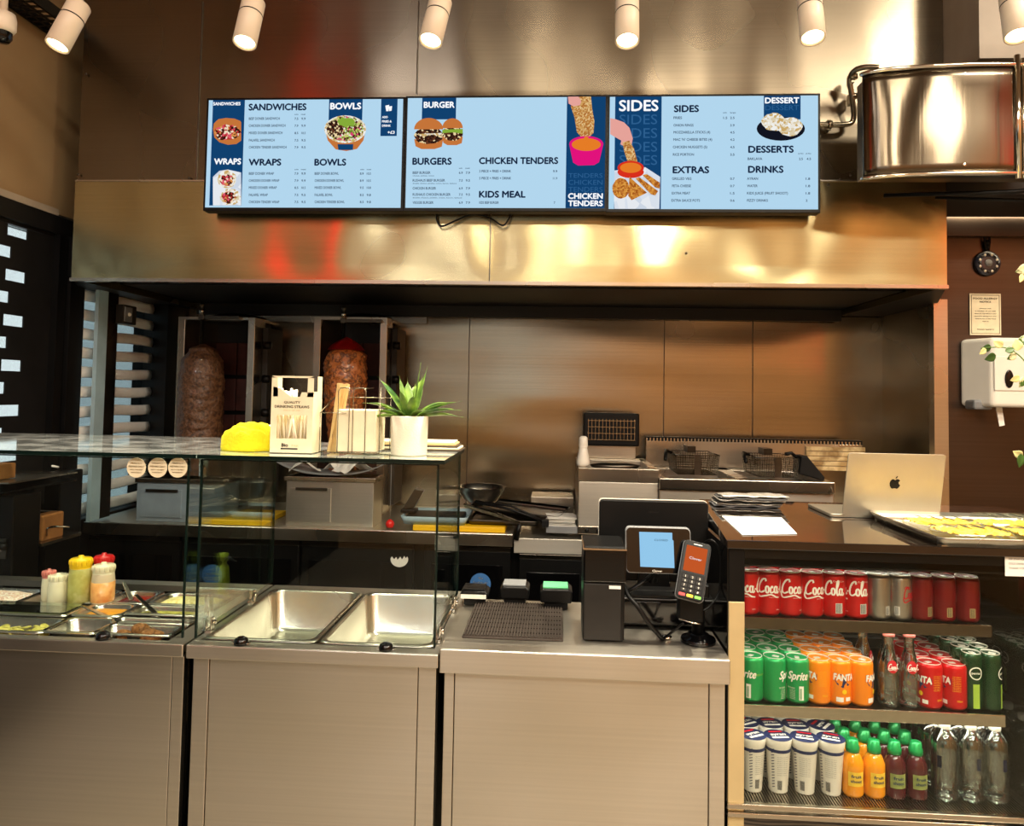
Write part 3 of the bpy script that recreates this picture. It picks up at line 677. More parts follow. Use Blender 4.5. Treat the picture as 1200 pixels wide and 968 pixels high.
# refrigerator doors below the worktop
for i, (xa, xb, lab) in enumerate(((103, 212, 'first dark fridge door from the left, under the back worktop, seen through the left glass'), (212, 352, 'second dark fridge door from the left under the back worktop, seen through the middle glass'),
                                   (352, 486, 'third dark fridge door from the left, with a white torn sticker mark'), (496, 600, 'dark fridge door with the round blue chiller sticker'), (607, 690, 'dark fridge door behind the card readers'))):
    a, c = at(xa, 640, YC+.03), at(xb, 640, YC+.03)
    d = thing('under_counter_fridge', lab, 'fridge', (a.x, YC+.03, .12))
    w = c.x-a.x; hh = .745 if i < 4 else .72
    MB().box(.006, w-.006, 0, .03, 0, hh).build('door', 'black', d, bevel=.004)
    MB().box(.006, w-.006, -.006, .0, hh, hh+.02).build('door_handle', 'dark_steel', d, bevel=.002)
    MB().box(.04, w-.04, -.002, .002, .04, hh-.06).build('door_panel', 'black_gloss', d, bevel=.001)
def wall_disc(name, lab, cat, p, r, mats, text=None, parent=None):
    t = thing(name, lab, cat, p)
    MB().lathe([(0, 0), (r, 0), (r, -.0012), (0, -.0012)], axis='y', seg=32, smooth=False).build('disc', mats[0], t)
    if text:
        m = MB()
        for s_, w_, h_, z_ in text: m.text(s_, lambda a, b: (a, -.002, b), w=w_, h=h_, x=0, y=z_, align='c', bold=.02)
        m.build('lettering', mats[1], t)
    return t
p = at(563, 684, YC+.024)
wall_disc('chiller_sticker', 'round blue sticker reading The Food to Go CHILLER on the dark fridge door', 'sticker', p, .046, ('sticker_blue', 'white_plastic'),
          (('The', .02, .009, .02), ('food to go', .062, .012, .0), ('CHILLER', .074, .016, -.024)))
p = at(468, 655, YC+.024)
m = MB(); pts = []
for i in range(13):
    a = PI+PI*i/12; pts.append((.04*math.cos(a), 0, .036*math.sin(a)))
pts += [(.036, 0, .012), (.028, 0, .004), (.022, 0, .014), (.012, 0, -.002), (.004, 0, .010), (-.008, 0, -.004), (-.014, 0, .008), (-.024, 0, -.002), (-.034, 0, .010)]
o = m.prism(pts, (0, -.001, 0)).build('torn_sticker', 'white_paper', loc=p); tag(o, 'torn white half round sticker left on the dark fridge door', 'sticker')
# ---------------- gas doner grills
def grill(px0, px1, lab):
    a, c = at(px0, 378, 3.62), at(px1, 378, 3.62)
    x0, x1 = a.x, c.x; w = x1-x0
    g = thing('doner_grill', lab, 'doner grill', ((x0+x1)/2, 3.72, ZC)); H = at(px0, 374, 3.62).z-ZC
    sk = MB()
    sk.box(-w/2+.06, w/2-.06, .16, .26, .05, H+.02)
    sk.build('back_housing', 'black', g, bevel=.004)
    for k in range(4):
        z = .12+k*(H-.2)/4; e = MB(); zz = (H-.2)/4-.02
        e.box(-.115, -.002, .148, .162, z, z+zz).box(.002, .115, .148, .162, z, z+zz); e.build('burner', 'terracotta', g, bevel=.004)
    for s in (-1, 1):
        m = MB(); xo = s*w/2
        m.prism([(xo, -.10, .03), (xo-s*.035, -.10, .03), (xo-s*.05, .0, .03), (xo-s*.085, .17, .03), (xo-s*.06, .19, .03), (xo-s*.0, .02, .03)], (0, 0, H-.03))
        m.build('side_wing', 'trim_steel', g, bevel=.002)
    MB().box(-w/2, w/2, -.10, .2, H-.001, H+.012).build('top_rail', 'trim_steel', g)
    dome = MB().lathe([(0, .035), (w*.22, .03), (w*.36, .015), (w*.4, 0)], seg=24); dome.build('top_hood', 'dark_steel', g, loc=(.03, .08, H+.012))
    MB().box(-w/2+.02, w/2-.02, -.16, .2, 0, .03).build('drip_tray', 'trim_steel', g, bevel=.004)
    kn = MB()
    for k in range(3): MB().cyl((w/2+.01, -.0, H-.12-k*.17), (w/2+.045, -.0, H-.12-k*.17), .02).build('gas_knob', 'black', g)
    MB().box(w/2, w/2+.03, .0, .2, .05, H-.03).build('valve_box', 'dark_grey', g, bevel=.003)
    return g, H
g1, H1 = grill(209, 299, 'left gas kebab grill holding the large brown doner block')
g2, H2 = grill(368, 454, 'right gas kebab grill, holding the smaller block with a red top')
def skewer(g, px, ztop_px, H, lab):
    p = at(px, ztop_px, 3.60)
    s = thing('skewer', lab, 'skewer', (p.x, 3.60, ZC+.035))
    h = p.z-ZC-.035
    MB().cyl((0, 0, 0), (0, 0, h-.03), .009).build('rod', 'trim_steel', s)
    MB().lathe([(0, h-.04), (.012, h-.04), (.014, h-.02), (.007, h-.015), (.013, h), (.009, h+.012), (0, h+.014)]).build('finial', 'chrome', s)
    MB().box(-.014, .014, -.01, .01, h-.07, h-.045).box(.0, .13, -.008, .010, h-.066, h-.05).box(.12, .19, -.006, .10, h-.066, h-.05).build('top_arm', 'dark_steel', s, bevel=.002)
    return p
skewer(g1, 237, 358, H1, 'steel spit through the large brown doner block'); skewer(g2, 403, 362, H2, 'steel spit through the red topped doner block')
speck('doner_brown', [(48, 30, 18), (78, 50, 30), (104, 72, 46), (60, 38, 22)], 60, .5, .8, coat=.2)
speck('chicken_doner', [(120, 60, 26), (190, 112, 54), (84, 40, 20), (214, 146, 84)], 34, .45, .9, coat=.3)
plain('red_pepper', (150, 14, 12), .35, vary=.3, scale=30, coat=.4)
def meat(prof, p, mt, lab, amp, cap=None, n=56, m_=90):
    t = thing('doner_block', lab, 'doner block', p)
    def rad(z):
        for (r0, z0), (r1, z1) in zip(prof, prof[1:]):
            if z0 <= z <= z1: k = (z-z0)/(z1-z0) if z1 > z0 else 0; k = k*k*(3-2*k); return r0+(r1-r0)*k
        return prof[-1][0]
    H = prof[-1][1]
    def f(u, v):
        z = H*v; a = 2*PI*u; r = rad(z)
        q = Vector((math.cos(a)*2.2, math.sin(a)*2.2, z*34))
        r *= 1+amp*(noise.noise(q)+.6*noise.noise(q*2.3))
        return (r*math.cos(a), r*math.sin(a), z+.004*noise.noise(q*.8))
    MB().grid(f, n, m_).build('layered_meat', mt, t)
    if cap: MB().lathe(cap, seg=20).build('pepper_cap', 'red_pepper', t)
    return t
b0, b1 = at(234, 514, 3.60), at(234, 403, 3.60); R_ = (at(258, 460, 3.6).x-at(210, 460, 3.6).x)/2
hh = b1.z-ZC-.10
meat([(.0, 0), (R_*.85, .01), (R_*.97, .05), (R_, .4*hh), (R_*1.02, .75*hh), (R_*.93, .88*hh), (R_*.6, .965*hh), (R_*.12, hh)], (b0.x, 3.60, ZC+.10), 'doner_brown', 'large brown cylindrical doner block with layered edges on the left grill', .07)
b0, b1 = at(403, 514, 3.60), at(403, 402, 3.60); R_ = (at(427, 430, 3.6).x-at(378, 430, 3.6).x)/2
hh = b1.z-ZC-.10
meat([(.0, 0), (R_*.5, .01), (R_*.6, .05), (R_*.74, .4*hh), (R_*.94, .66*hh), (R_, .8*hh), (R_*.9, .92*hh), (R_*.5, .975*hh), (R_*.1, hh)], (b0.x, 3.60, ZC+.10), 'chicken_doner', 'smaller orange brown doner block with a red pepper top on the right grill', .12,
     [(R_*.88, hh-.035), (R_*.66, hh-.008), (R_*.35, hh+.014), (0, hh+.03)])
o = MB().box(XL+.1, at(455, 400, 4.0).x+.2, -.005, .005, -.03, .03).build('upper_rail', 'trim_steel', loc=(0, YB-.02, at(300, 371, YB).z)); tag(o, 'slim steel rail on the back wall above the kebab grills', 'rail')
# ---------------- steel containers on the worktop
plain('steel_blue_reflection', (150, 166, 178), .35, .45, vary=.08)  # mirrored bluish light put into the container's colour
def bin_box(p0, p1, Y, dep, lab, bm='counter_steel'):
    a, c = at(p0[0], p0[1], Y), at(p1[0], p1[1], Y)
    t = thing('steel_container', lab, 'container', ((a.x+c.x)/2, Y+dep/2, ZC)); w = c.x-a.x; h = a.z-ZC
    MB().box(-w/2, w/2, -dep/2, dep/2, 0, h).build('body', bm, t, bevel=.003)
    MB().box(-w/2-.008, w/2+.008, -dep/2-.008, dep/2+.008, h-.02, h).build('rim', 'trim_steel', t, bevel=.002)
    MB().box(-w/2+.02, w*.02, -dep/2-.006, -dep/2, .02, h-.05).build('door', bm, t, bevel=.002)
    MB().box(-w*.38, -w*.02, -dep/2-.016, -dep/2-.006, h-.06, h-.048).build('handle', 'dark_steel', t)
    return t, w, h
bin_box((161, 560), (262, 609), 3.37, .16, 'steel container painted with a bluish reflection, behind the round stickers on the left glass', 'steel_blue_reflection')
tb, w_, h_ = bin_box((336, 558), (437, 612), 3.37, .17, 'steel container holding a tray of crumpled papers, behind the middle glass')
tr = thing('paper_tray', 'shallow curved metal tray of crumpled papers on the steel container', 'tray', tb.location+Vector((0, 0, h_)))
MB().grid(lambda u, v: (-.25+.5*u, -.10+.20*v, .012+.055*(abs(2*u-1)**2.6)), 20, 4).build('tray', 'grey', tr, solid=.004)
for i, (x, y, s, az) in enumerate(((-.13, -.05, .07, 20), (.0, .0, .05, -30), (.10, -.04, .085, 50), (.05, .06, .06, 10))):
    rn = random.Random(i)
    def f(u, v, x=x, y=y, s=s, az=az, i=i):
        a = math.radians(az); dx = (u-.5)*2*s; dy = (v-.5)*1.4*s
        return (x+dx*math.cos(a)-dy*math.sin(a), y+dx*math.sin(a)+dy*math.cos(a), .025+max(0, (1-abs(2*u-.9)*1.1))*s*.7+.008*noise.noise(Vector((u*4, v*4, i))))
    MB().grid(f, 10, 8, False).build('crumpled_paper', 'white_paper', tr, solid=.0008)
# yellow boards, tray, bowl, pans and tools
def wbox(px0, py0, px1, py1, Y, dep, z0=None):
    a, c = at(px0, py0, Y), at(px1, py1, Y); return a.x, c.x, a.z, c.z
for x0, x1, lab in ((484, 592, 'yellow chopping board at the front of the back worktop under the trays'), (248, 308, 'yellow board on the worktop seen through the corner of the middle glass')):
    a, c = at(x0, 615, YC+.02), at(x1, 615, YC+.02)
    o = MB().box(0, c.x-a.x, 0, .30, 0, .024).build('chopping_board', 'yellow_board', loc=(a.x, YC+.012, ZC+.001), bevel=.003); tag(o, lab, 'chopping board')
a, c = at(469, 605, YC+.03), at(548, 605, YC+.03)
t = thing('tray', 'pale blue plastic tray full of dark tools, behind the right corner of the glass case', 'tray', ((a.x+c.x)/2, YC+.15, ZC+.026)); w = c.x-a.x
MB().prism([(x, y, 0) for x, y in rrect(w-.03, .24, .02)], (0, 0, .003)).grid(lambda u, v: ((lambda P: (P[0]*(1+.10*v), P[1]*(1+.12*v), .035*v))(rrect(w-.03, .24, .02)[round(u*24) % 24])), 24, 1).build('tray_shell', 'blue_strip', t, solid=.003)
MB().box(-w*.45, w*.4, -.09, .09, .004, .03).build('dark_lining', 'dark_grey', t, bevel=.006)
def tool(name, lab, cat, pts, r, m_, ex=None):
    P = [Vector(p) for p in pts]; t = thing(name, lab, cat, P[0]); MB().tube([p-P[0] for p in P], r, 8).build('handle', m_, t)
    if ex: ex(t, P)
    return t
a = at(480, 592, YC+.1); b_ = at(492, 574, YC+.12)
tt = thing('metal_scraper', 'folded metal scraper standing up from the blue tray', 'scraper', a)
d_ = b_-a; MB().prism([(-.035, 0, -.02), (.02, 0, -.01), (d_.x+.022, 0, d_.z), (d_.x-.02, 0, d_.z+.008)], (0, .05, 0)).build('blade', 'dark_steel', tt, bevel=.003)
MB().box(-.04, .03, -.01, .06, -.036, -.018).build('grip', 'black', tt, bevel=.004)
def flatpan(px, py, w, lab, y=YC+.2, z=.03, m_='dark_steel', hd=None):
    p = at(px, py, y); t = thing('baking_tray', lab, 'tray', (p.x, y, ZC+z))
    oo = rrect(w, .28, .02)
    MB().prism([(x, y_, 0) for x, y_ in oo], (0, 0, .003)).grid(lambda u, v: (oo[round(u*24) % 24][0]*(1+.08*v), oo[round(u*24) % 24][1]*(1+.08*v), .022*v), 24, 1).build('tray_shell', m_, t, solid=.002)
    return t
flatpan(592, 607, .30, 'dark metal tray lying across the yellow chopping board', z=.027)
t = flatpan(610, 598, .40, 'dark roasting tray tilted against the bowl on the back worktop', y=YC+.3, z=.055); t.rotation_euler = (0, .06, -.2)
bp = at(563, 590, YC+.3)
bw = thing('mixing_bowl', 'shiny steel mixing bowl on the stacked trays', 'bowl', (bp.x, YC+.32, ZC+.08)); rb = (at(592, 570, YC+.3).x-at(535, 570, YC+.3).x)/2
MB().lathe([(0, 0), (rb*.5, 0), (rb*.72, rb*.2), (rb*.92, rb*.5), (rb, rb*.72), (rb+.006, rb*.74), (rb-.003, rb*.71), (rb*.9, rb*.5), (rb*.7, rb*.22), (rb*.5, .006), (0, .006)], seg=40).build('bowl', 'pan_steel', bw)
MB().tube([(-rb-.004, 0, rb*.68), (-rb-.05, 0, rb*.68), (-rb-.05, .02, rb*.68), (-rb-.004, .02, rb*.68)], .004).build('loop_handle', 'chrome', bw)
p1, p2 = at(543, 594, YC+.06), at(609, 614, YC-.0)
kn = thing('carving_knife', 'long kebab knife lying diagonally off the worktop edge', 'knife', p2)
v = p1-p2; MB().prism([(0, 0, 0), (v.x, v.y, v.z), (v.x, v.y, v.z+.010), (v.x*.4, v.y*.4, v.z*.4+.014), (.0, 0, .004)], (0, .02, .004)).build('blade', 'chrome', kn)
MB().cyl((0, 0, 0), (-.015, .01, -.07), .009, .012).build('handle', 'black', kn)
p1, p2 = at(556, 588, YC+.08), at(640, 612, YC+.04)
kn = thing('tongs', 'black handled tongs lying beside the mixing bowl', 'tongs', p2); v = p1-p2
MB().tube([(0, 0, 0), v*.5+Vector((0, 0, .012)), v], .006).tube([(0, .02, .0), v*.5+Vector((0, .04, .02)), v+Vector((0, .02, 0))], .005).build('arms', 'black', kn)
MB().box(-.02, .012, -.01, .02, -.02, .012).build('grip', 'black_matt', kn, bevel=.004)
a, c = at(640, 605, YC+.06), at(677, 590, YC+.06)
for k, (dz, m_, lb) in enumerate(((0, 'grey', 'grey metal box under the paper stack beside the fryer'),)):
    o = MB().box(a.x, c.x, YC+.05, YC+.22, ZC, ZC+.03).build('metal_box', m_, bevel=.003); tag(o, lb, 'box')
ps = thing('paper_stack', 'loose stack of white papers beside the fryer', 'papers', ((a.x+c.x)/2, YC+.14, ZC+.031))
for k in range(6): MB().box(-.065, .065, -.08, .08, 0, .0014).build('sheet', 'white_paper', ps, loc=(random.uniform(-.006, .006), random.uniform(-.008, .008), k*.006), rz=random.uniform(-.1, .1))
for k in range(6): pass
a, c = at(622, 582, YC+.45), at(672, 597, YC+.45)
o = MB().box(a.x, c.x, YC+.45, YC+.65, ZC, a.z).build('steel_box', 'trim_steel', bevel=.003); tag(o, 'low shiny steel box against the back wall left of the fryer', 'box')
p = at(457, 613, YC+.03)
rt = thing('red_float', 'small red plastic float hanging on a thin string above the worktop', 'float', p)
MB().lathe([(0, -.022), (.014, -.02), (.02, -.005), (.016, .008), (.006, .016), (0, .018)]).build('float', 'red_plastic', rt); MB().cyl((0, 0, .016), (0, 0, .30), .0012).build('string', 'grey', rt)
# ---------------- fryers
yf = YC+.05
a, c = at(678, 545, yf), at(772, 545, yf); x0, x1 = a.x, c.x; w = x1-x0
f1 = thing('fryer', 'single stainless counter fryer with a raised black lamp grille behind it', 'fryer', ((x0+x1)/2, yf, ZC)); zt1 = at(725, 549, yf).z-ZC
MB().box(-w/2, w/2, 0, .55, 0, zt1-.06).build('cabinet', 'counter_steel', f1, bevel=.004)
MB().box(-w/2-.002, w/2+.002, -.006, .02, zt1-.06, zt1).box(-w/2, -w/2+.035, 0, .5, zt1-.06, zt1).box(w/2-.035, w/2, 0, .5, zt1-.06, zt1).box(-w/2, w/2, .42, .56, zt1-.06, zt1).build('rim', 'trim_steel', f1, bevel=.003)
MB().box(-w/2+.036, w/2-.036, .021, .419, zt1-.03, zt1-.024).build('frying_well', 'dark_steel', f1)
MB().lathe([(0, 0), (.05, .0), (.06, .02), (.03, .03)], seg=14, mtx=Matrix.Diagonal((2, 1, 1))).build('drain_scoop', 'dark_steel', f1, loc=(0, .2, zt1-.022))
MB().box(-w/2, w/2, -.004, 0, 0, .035).build('control_strip', 'trim_steel', f1, bevel=.002)
for k in range(3): MB().cyl((-w/2+.04+k*.05, -.004, .018), (-w/2+.04+k*.05, -.014, .018), .009).build('knob', 'black', f1)
zb = at(725, 484, yf+.53).z-ZC; zc_ = at(725, 522, yf+.53).z-ZC
MB().box(-w*.36, w*.36, .5, .56, zt1, zc_).build('back_riser', 'trim_steel', f1, bevel=.003)
MB().box(-w*.40, w*.40, .47, .60, zc_, zb).build('lamp_housing', 'black', f1, bevel=.008)
gr = MB()
for k in range(14): gr.box(-w*.33+k*w*.66/13-.0012, -w*.33+k*w*.66/13+.0012, .462, .468, zc_+.03, zb-.03)
for k in range(4): gr.box(-w*.34, w*.34, .460, .468, zc_+.03+k*(zb-zc_-.07)/3, zc_+.033+k*(zb-zc_-.07)/3)
gr.build('front_grille', 'wire', f1)
a, c = at(772, 560, yf-.02), at(977, 560, yf-.02); x0, x1 = a.x, c.x; w = x1-x0; zt2 = at(870, 562, yf-.02).z-ZC
f2_ = thing('fryer', 'wide double stainless fryer with two wire baskets and a toothed riser', 'fryer', ((x0+x1)/2, yf-.02, ZC))
MB().box(-w/2+.002, w/2, 0, .55, .001, zt2-.05).build('cabinet', 'counter_steel', f2_, bevel=.004)
MB().box(-w/2, w/2, -.02, .03, zt2-.05, zt2).box(-w/2, -w/2+.03, 0, .5, zt2-.05, zt2).box(w/2-.03, w/2, 0, .5, zt2-.05, zt2).box(-.03, .03, 0, .5, zt2-.05, zt2).box(-w/2, w/2, .42, .5, zt2-.05, zt2).build('rim', 'trim_steel', f2_, bevel=.004)
for s in (-1, 1): MB().box(s*w/4-w/4+.033, s*w/4+w/4-.033, .031, .419, zt2-.035, zt2-.03).build('frying_well', 'black_gloss', f2_)
zr = at(850, 513, yf+.52).z-ZC; xR2 = at(1008, 515, yf+.52).x-(x0+x1)/2
MB().box(-w/2+.003, xR2, .51, .56, zt2, zr-.02).build('back_riser', 'trim_steel', f2_, bevel=.002)
m = MB(); n = 62; x = -w/2+.003
for k in range(n): xx = x+(xR2-x)*k/n; m.box(xx, xx+.006, .505, .512, zr-.022, zr-.006)
m.build('riser_teeth', 'trim_steel', f2_)
MB().box(x, xR2, .512, .565, zr-.02, zr).build('riser_top', 'black', f2_)
MB().tube([(w/2-.03, -.024, zt2-.05), (w/2-.02, -.026, zt2-.018), (w/2-.01, -.024, zt2-.05), (w/2-.03, -.024, zt2-.05)], .002).build('hook', 'wire', f2_)
speck('riser_reflection', [(206, 178, 122), (150, 118, 70), (226, 202, 150), (180, 146, 92)], 9, .5, .1)  # pale slat tones imitate a lit reflection on the steel riser
a, c = at(943, 530, yf+.5), at(1012, 570, yf+.5)
wp = thing('reflection_slats', 'pale slats painted as a lit reflection in the riser, behind the laptop', 'panel', (a.x, yf+.475, ZC+zt2+.001))
for k in range(5):
    hz = (zr-.03-zt2)/5; MB().box(0, c.x-a.x, -.0, .02, k*hz, k*hz+hz-.003).build('slat', 'riser_reflection', wp, bevel=.002)
def basket(px0, px1, pyt, pyb, lab):
    y = yf+.12; a, c = at(px0, pyt, y), at(px1, pyb, y); w = c.x-a.x; h = a.z-c.z
    b = thing('fryer_basket', lab, 'fryer basket', ((a.x+c.x)/2, y, c.z)); D = .26
    def wl(nm, f, nu, nv):
        m = MB()
        for i in range(nu+1): m.tube([f(i/nu, 0), f(i/nu, 1)], .0011, 4, False)
        for j in range(nv+1): m.tube([f(0, j/nv), f(1, j/nv)], .0011, 4, False)
        m.build(nm, 'wire', b)
    t = .9
    wl('front_mesh', lambda u, v: ((u-.5)*w*(t+(1-t)*v), 0, v*h), 22, 12)
    wl('back_mesh', lambda u, v: ((u-.5)*w*(t+(1-t)*v), D, v*h), 16, 8)
    wl('side_mesh', lambda u, v: (-.5*w*(t+(1-t)*v), D*u, v*h), 14, 9)
    wl('side_mesh', lambda u, v: (.5*w*(t+(1-t)*v), D*u, v*h), 14, 9)
    wl('base_mesh', lambda u, v: ((u-.5)*w*t, D*v, 0), 16, 14)
    MB().tube([(-w/2, 0, h), (w/2, 0, h), (w/2, D, h), (-w/2, D, h)], .003, 6, closed=True).build('rim_wire', 'chrome', b)
    MB().box(-.014, .014, -.006, 0, .0, h+.004).build('front_plate', 'dark_steel', b)
    MB().box(-.02, .02, D*.6, D, h+.0, h+.03).build('hanger_plate', 'dark_steel', b)
    MB().tube([(-w/2-.0, D*.5, h), (-w/2-.03, D*.4, h+.012), (-w/2-.05, -.02, h-.02)], .008).build('handle', 'black', b)
basket(792, 843, 533, 557, 'left wire fryer basket, nearest the single fryer'); basket(886, 937, 536, 560, 'right wire fryer basket, beside the black scoop')
p = at(950, 548, yf+.1)
sc_ = thing('scoop', 'black scoop leaning right of the right fryer basket', 'scoop', p)
MB().prism([(-.04, 0, .05), (-.015, 0, .052), (.065, 0, -.045), (.05, 0, -.055), (-.05, 0, -.03)], (0, .10, .0)).build('scoop_blade', 'black_matt', sc_, bevel=.004)
MB().tube([(-.045, .05, .04), (-.07, .05, .06), (-.10, .04, .055)], .008).build('handle', 'black', sc_)
p = at(683, 538, yf+.12)
sb = thing('spray_bottle', 'white squeeze bottle standing at the left corner of the single fryer', 'bottle', (p.x, yf+.08, ZC+zt1))
hh = at(683, 511, yf+.08).z-(ZC+zt1)
MB().lathe([(0, 0), (.026, 0), (.03, .01), (.03, .02), (.02, hh*.55), (.017, hh*.62)], seg=20).build('bottle', 'white_plastic', sb); MB().lathe([(.019, hh*.62), (.021, hh*.7), (.019, hh*.95), (.01, hh), (0, hh)], seg=20).build('cap', 'white_plastic', sb)
# ---------------- dark coffee corner on the left
def blk(name, lab, cat, px0, py0, px1, py1, Y, dep, m_, z0=None):
    a, c = at(px0, py0, Y), at(px1, py1, Y); t = thing(name, lab, cat, (a.x, Y, c.z if z0 is None else z0))
    h = a.z-t.location.z; w = c.x-a.x; MB().box(0, w, 0, dep, 0, h).build('body', m_, t, bevel=.006); return t, w, h
t, w, h = blk('coffee_machine', 'black coffee machine at the far left behind the glass shelf', 'coffee machine', -100, 578, 10, 740, 2.56, .14, 'black', .0)
MB().box(.0, w-.02, -.006, 0, h-.22, h-.15).build('control_panel', 'dark_steel', t)
for k in range(6): MB().cyl((w-.04-k*.035, -.006, h-.19), (w-.04-k*.035, -.014, h-.19), .007).build('button', 'red_plastic' if k % 2 else 'grey', t)
MB().cyl((w-.05, -.02, h-.17), (w+.01, -.05, h-.17), .011).build('steam_knob', 'black', t)
for k in (0, 1): MB().box(.01, w-.01, -.04+k*.02, .36, h+.012+k*.03, h+.018+k*.03).build('cup_shelf', 'trim_steel' if k else 'black', t, bevel=.002)
q = at(-40, 688, 2.555)-t.location; m = MB(); m.text('poa', lambda a_, b_: (q.x+a_, -.003, q.z+b_), w=.13, h=.07, bold=.03); m.build('lettering', 'grey', t)
p = at(16, 590, 2.7); o = MB().box(-.045, .045, -.04, .04, 0, .055).build('wooden_box', 'wood_box', loc=(p.x-.02, 2.63, t.location.z+h+.05), bevel=.003); tag(o, 'small brown wooden box on top of the coffee machine', 'box')
p = at(46, 634, 2.75)
t2, w2, h2_ = blk('coffee_grinder', 'brown fronted black box beside the coffee machine with a steam wand', 'grinder', 36, 604, 50, 635, 2.76, .12, 'wood_box')
MB().box(-.02, w2*.45, -.008, 0, 0, h2_).build('dark_door', 'terracotta', t2); 
MB().box(-.03, w2+.02, -.03, .2, -.012, 0).build('shelf_plate', 'trim_steel', t2)
MB().tube(spline([(w2, .02, h2_*.2), (w2+.03, -.02, h2_*.55), (w2+.07, -.03, h2_*.66), (w2+.11, -.01, h2_*.62)]), .004).build('steam_wand', 'chrome', t2)
MB().box(-.02, w2+.01, .005, .14, -t2.location.z, -.012).build('pedestal', 'black', t2)
t3, w3, h3 = blk('tall_black_cabinet', 'tall black cabinet in the dark corner left of the worktop', 'cabinet', 10, 552, 62, 760, 3.0, .15, 'black', 0)
MB().box(.01, w3-.01, -.012, 0, h3-.04, h3-.035).box(.01, w3-.01, -.012, 0, h3-.16, h3-.157).build('drawer_edge', 'grey', t3)
MB().box(.02, .16, -.004, 0, h3-.13, h3-.06).build('display_window', 'dark_grey', t3)
p = at(50, 556, 3.05)
o = MB().tube(spline([(-.07, 0, 0), (-.02, .02, .006), (.03, 0, .012), (.045, .03, .004), (.01, .05, .002), (-.02, .02, .004)]), .005).build('white_cloth_strip', 'white_paper', loc=(p.x, 3.05, h3+.008)); tag(o, 'crumpled white strip lying on the tall black cabinet', 'cloth')
# ============================================================ serving counter
YF = 1.932; ZT = .90
def cx_(px, py=766, Y=YF): return at(px, py, Y).x
def counter(name, lab, x0, x1, zt, lip, depth, stiles, holes=None):
    t = thing(name, lab, 'counter', ((x0+x1)/2, YF, 0)); ox = (x0+x1)/2; a, b_ = x0-ox, x1-ox
    m = MB()
    if holes:
        hx0, hx1, hy0, hy1 = holes; hx0 -= ox; hx1 -= ox; hy0 -= YF; hy1 -= YF
        m.box(a, hx0, 0, depth, zt-.02, zt).box(hx1, b_, 0, depth, zt-.02, zt).box(hx0, hx1, 0, hy0, zt-.02, zt).box(hx0, hx1, hy1, depth, zt-.02, zt)
    else: m.box(a, b_, 0, depth, zt-.02, zt)
    m.build('top', 'counter_steel', t)
    MB().box(a, b_, -.006, .004, zt-lip, zt+.001).build('front_lip', 'counter_steel', t, bevel=.003)
    MB().box(a+.012, b_-.012, .045, depth-.03, .1, zt-.22).box(a+.012, b_-.012, .042, .05, .1, zt-.02).box(a+.008, a+.012, .05, depth-.02, .1, zt-.02).box(b_-.012, b_-.008, .05, depth-.02, .1, zt-.02).build('carcass', 'dark_steel', t)
    s0, s1 = stiles
    MB().box(s0-ox+.0008, s1-ox-.0008, .020, .041, .1, zt-lip-.004).build('front_panel', 'counter_steel', t, bevel=.0015)
    if s0-x0 > .01: MB().box(a+.010, s0-ox-.0008, .018, .041, .1, zt-lip-.004).build('stile', 'counter_steel', t, bevel=.0015)
    MB().box(s1-ox+.0008, b_-.008, .018, .041, .1, zt-lip-.004).build('stile', 'counter_steel', t, bevel=.0015)
    MB().box(a+.03, b_-.03, .09, depth-.05, 0, .1).build('plinth', 'black', t)
    return t
xl0 = -2.12+.02; xl1 = cx_(216, 757); xm0 = cx_(219, 757); xm1 = -.294; xr0 = -.291; xr1 = .437
counter('salad_counter', 'left stainless salad counter unit under the sauce bottles', xl0, xl1, ZT, .032, .61, (xl0, cx_(198)), holes=(xl0+.03, xl1-.055, 1.955, 2.49))
counter('hot_counter', 'middle stainless counter unit holding two large open pans', xm0, xm1, ZT, .034, .61, (cx_(242), cx_(489)), holes=(xm0+.018, xm1-.018, 1.975, 2.47))
counter('till_counter', 'right stainless counter unit carrying the till and card terminal', xr0, xr1, .915, .06, .47, (cx_(532), cx_(833)))
# ---------------- pans
def pan(x0, x1, y0, y1, dep, lab, grp=None, z=ZT, name='food_pan', m_='pan_steel'):
    w, d = x1-x0, y1-y0; t = thing(name, lab, 'pan', ((x0+x1)/2, (y0+y1)/2, z), group=grp)
    r = min(.03, w*.2, d*.2)
    loops = [(rrect(w, d, r*.8), .002), (rrect(w-.004, d-.004, r*.8), .006), (rrect(w-.022, d-.022, r), .006), (rrect(w-.028, d-.028, r), .0), (rrect(w-.044, d-.044, r*1.0), -dep+.012), (rrect(w-.066, d-.066, r*.8), -dep)]
    m = MB(); n = len(loops[0][0]); vs = []
    for lp, zz in loops: vs += [(x, y, zz) for x, y in lp]
    fs = []
    for j in range(len(loops)-1):
        for i in range(n): fs.append((j*n+i, j*n+(i+1) % n, (j+1)*n+(i+1) % n, (j+1)*n+i))
    m.add(vs, fs, True); m.add([(x, y, -dep) for x, y in loops[-1][0]], [tuple(range(n))])
    m.build('pan_shell', m_, t)
    return t
mid = (xm0+xm1)/2
pan(xm0+.022, mid-.004, 1.972, 2.475, .12, 'left empty large pan in the middle counter unit')
pr_ = pan(mid+.004, xm1-.020, 1.972, 2.475, .12, 'right large pan with a few lettuce scraps in the middle counter unit')
speck('lettuce', [(150, 160, 50), (214, 200, 90), (110, 130, 40)], 60, .6, .5)
rn = random.Random(5)
lp0 = None
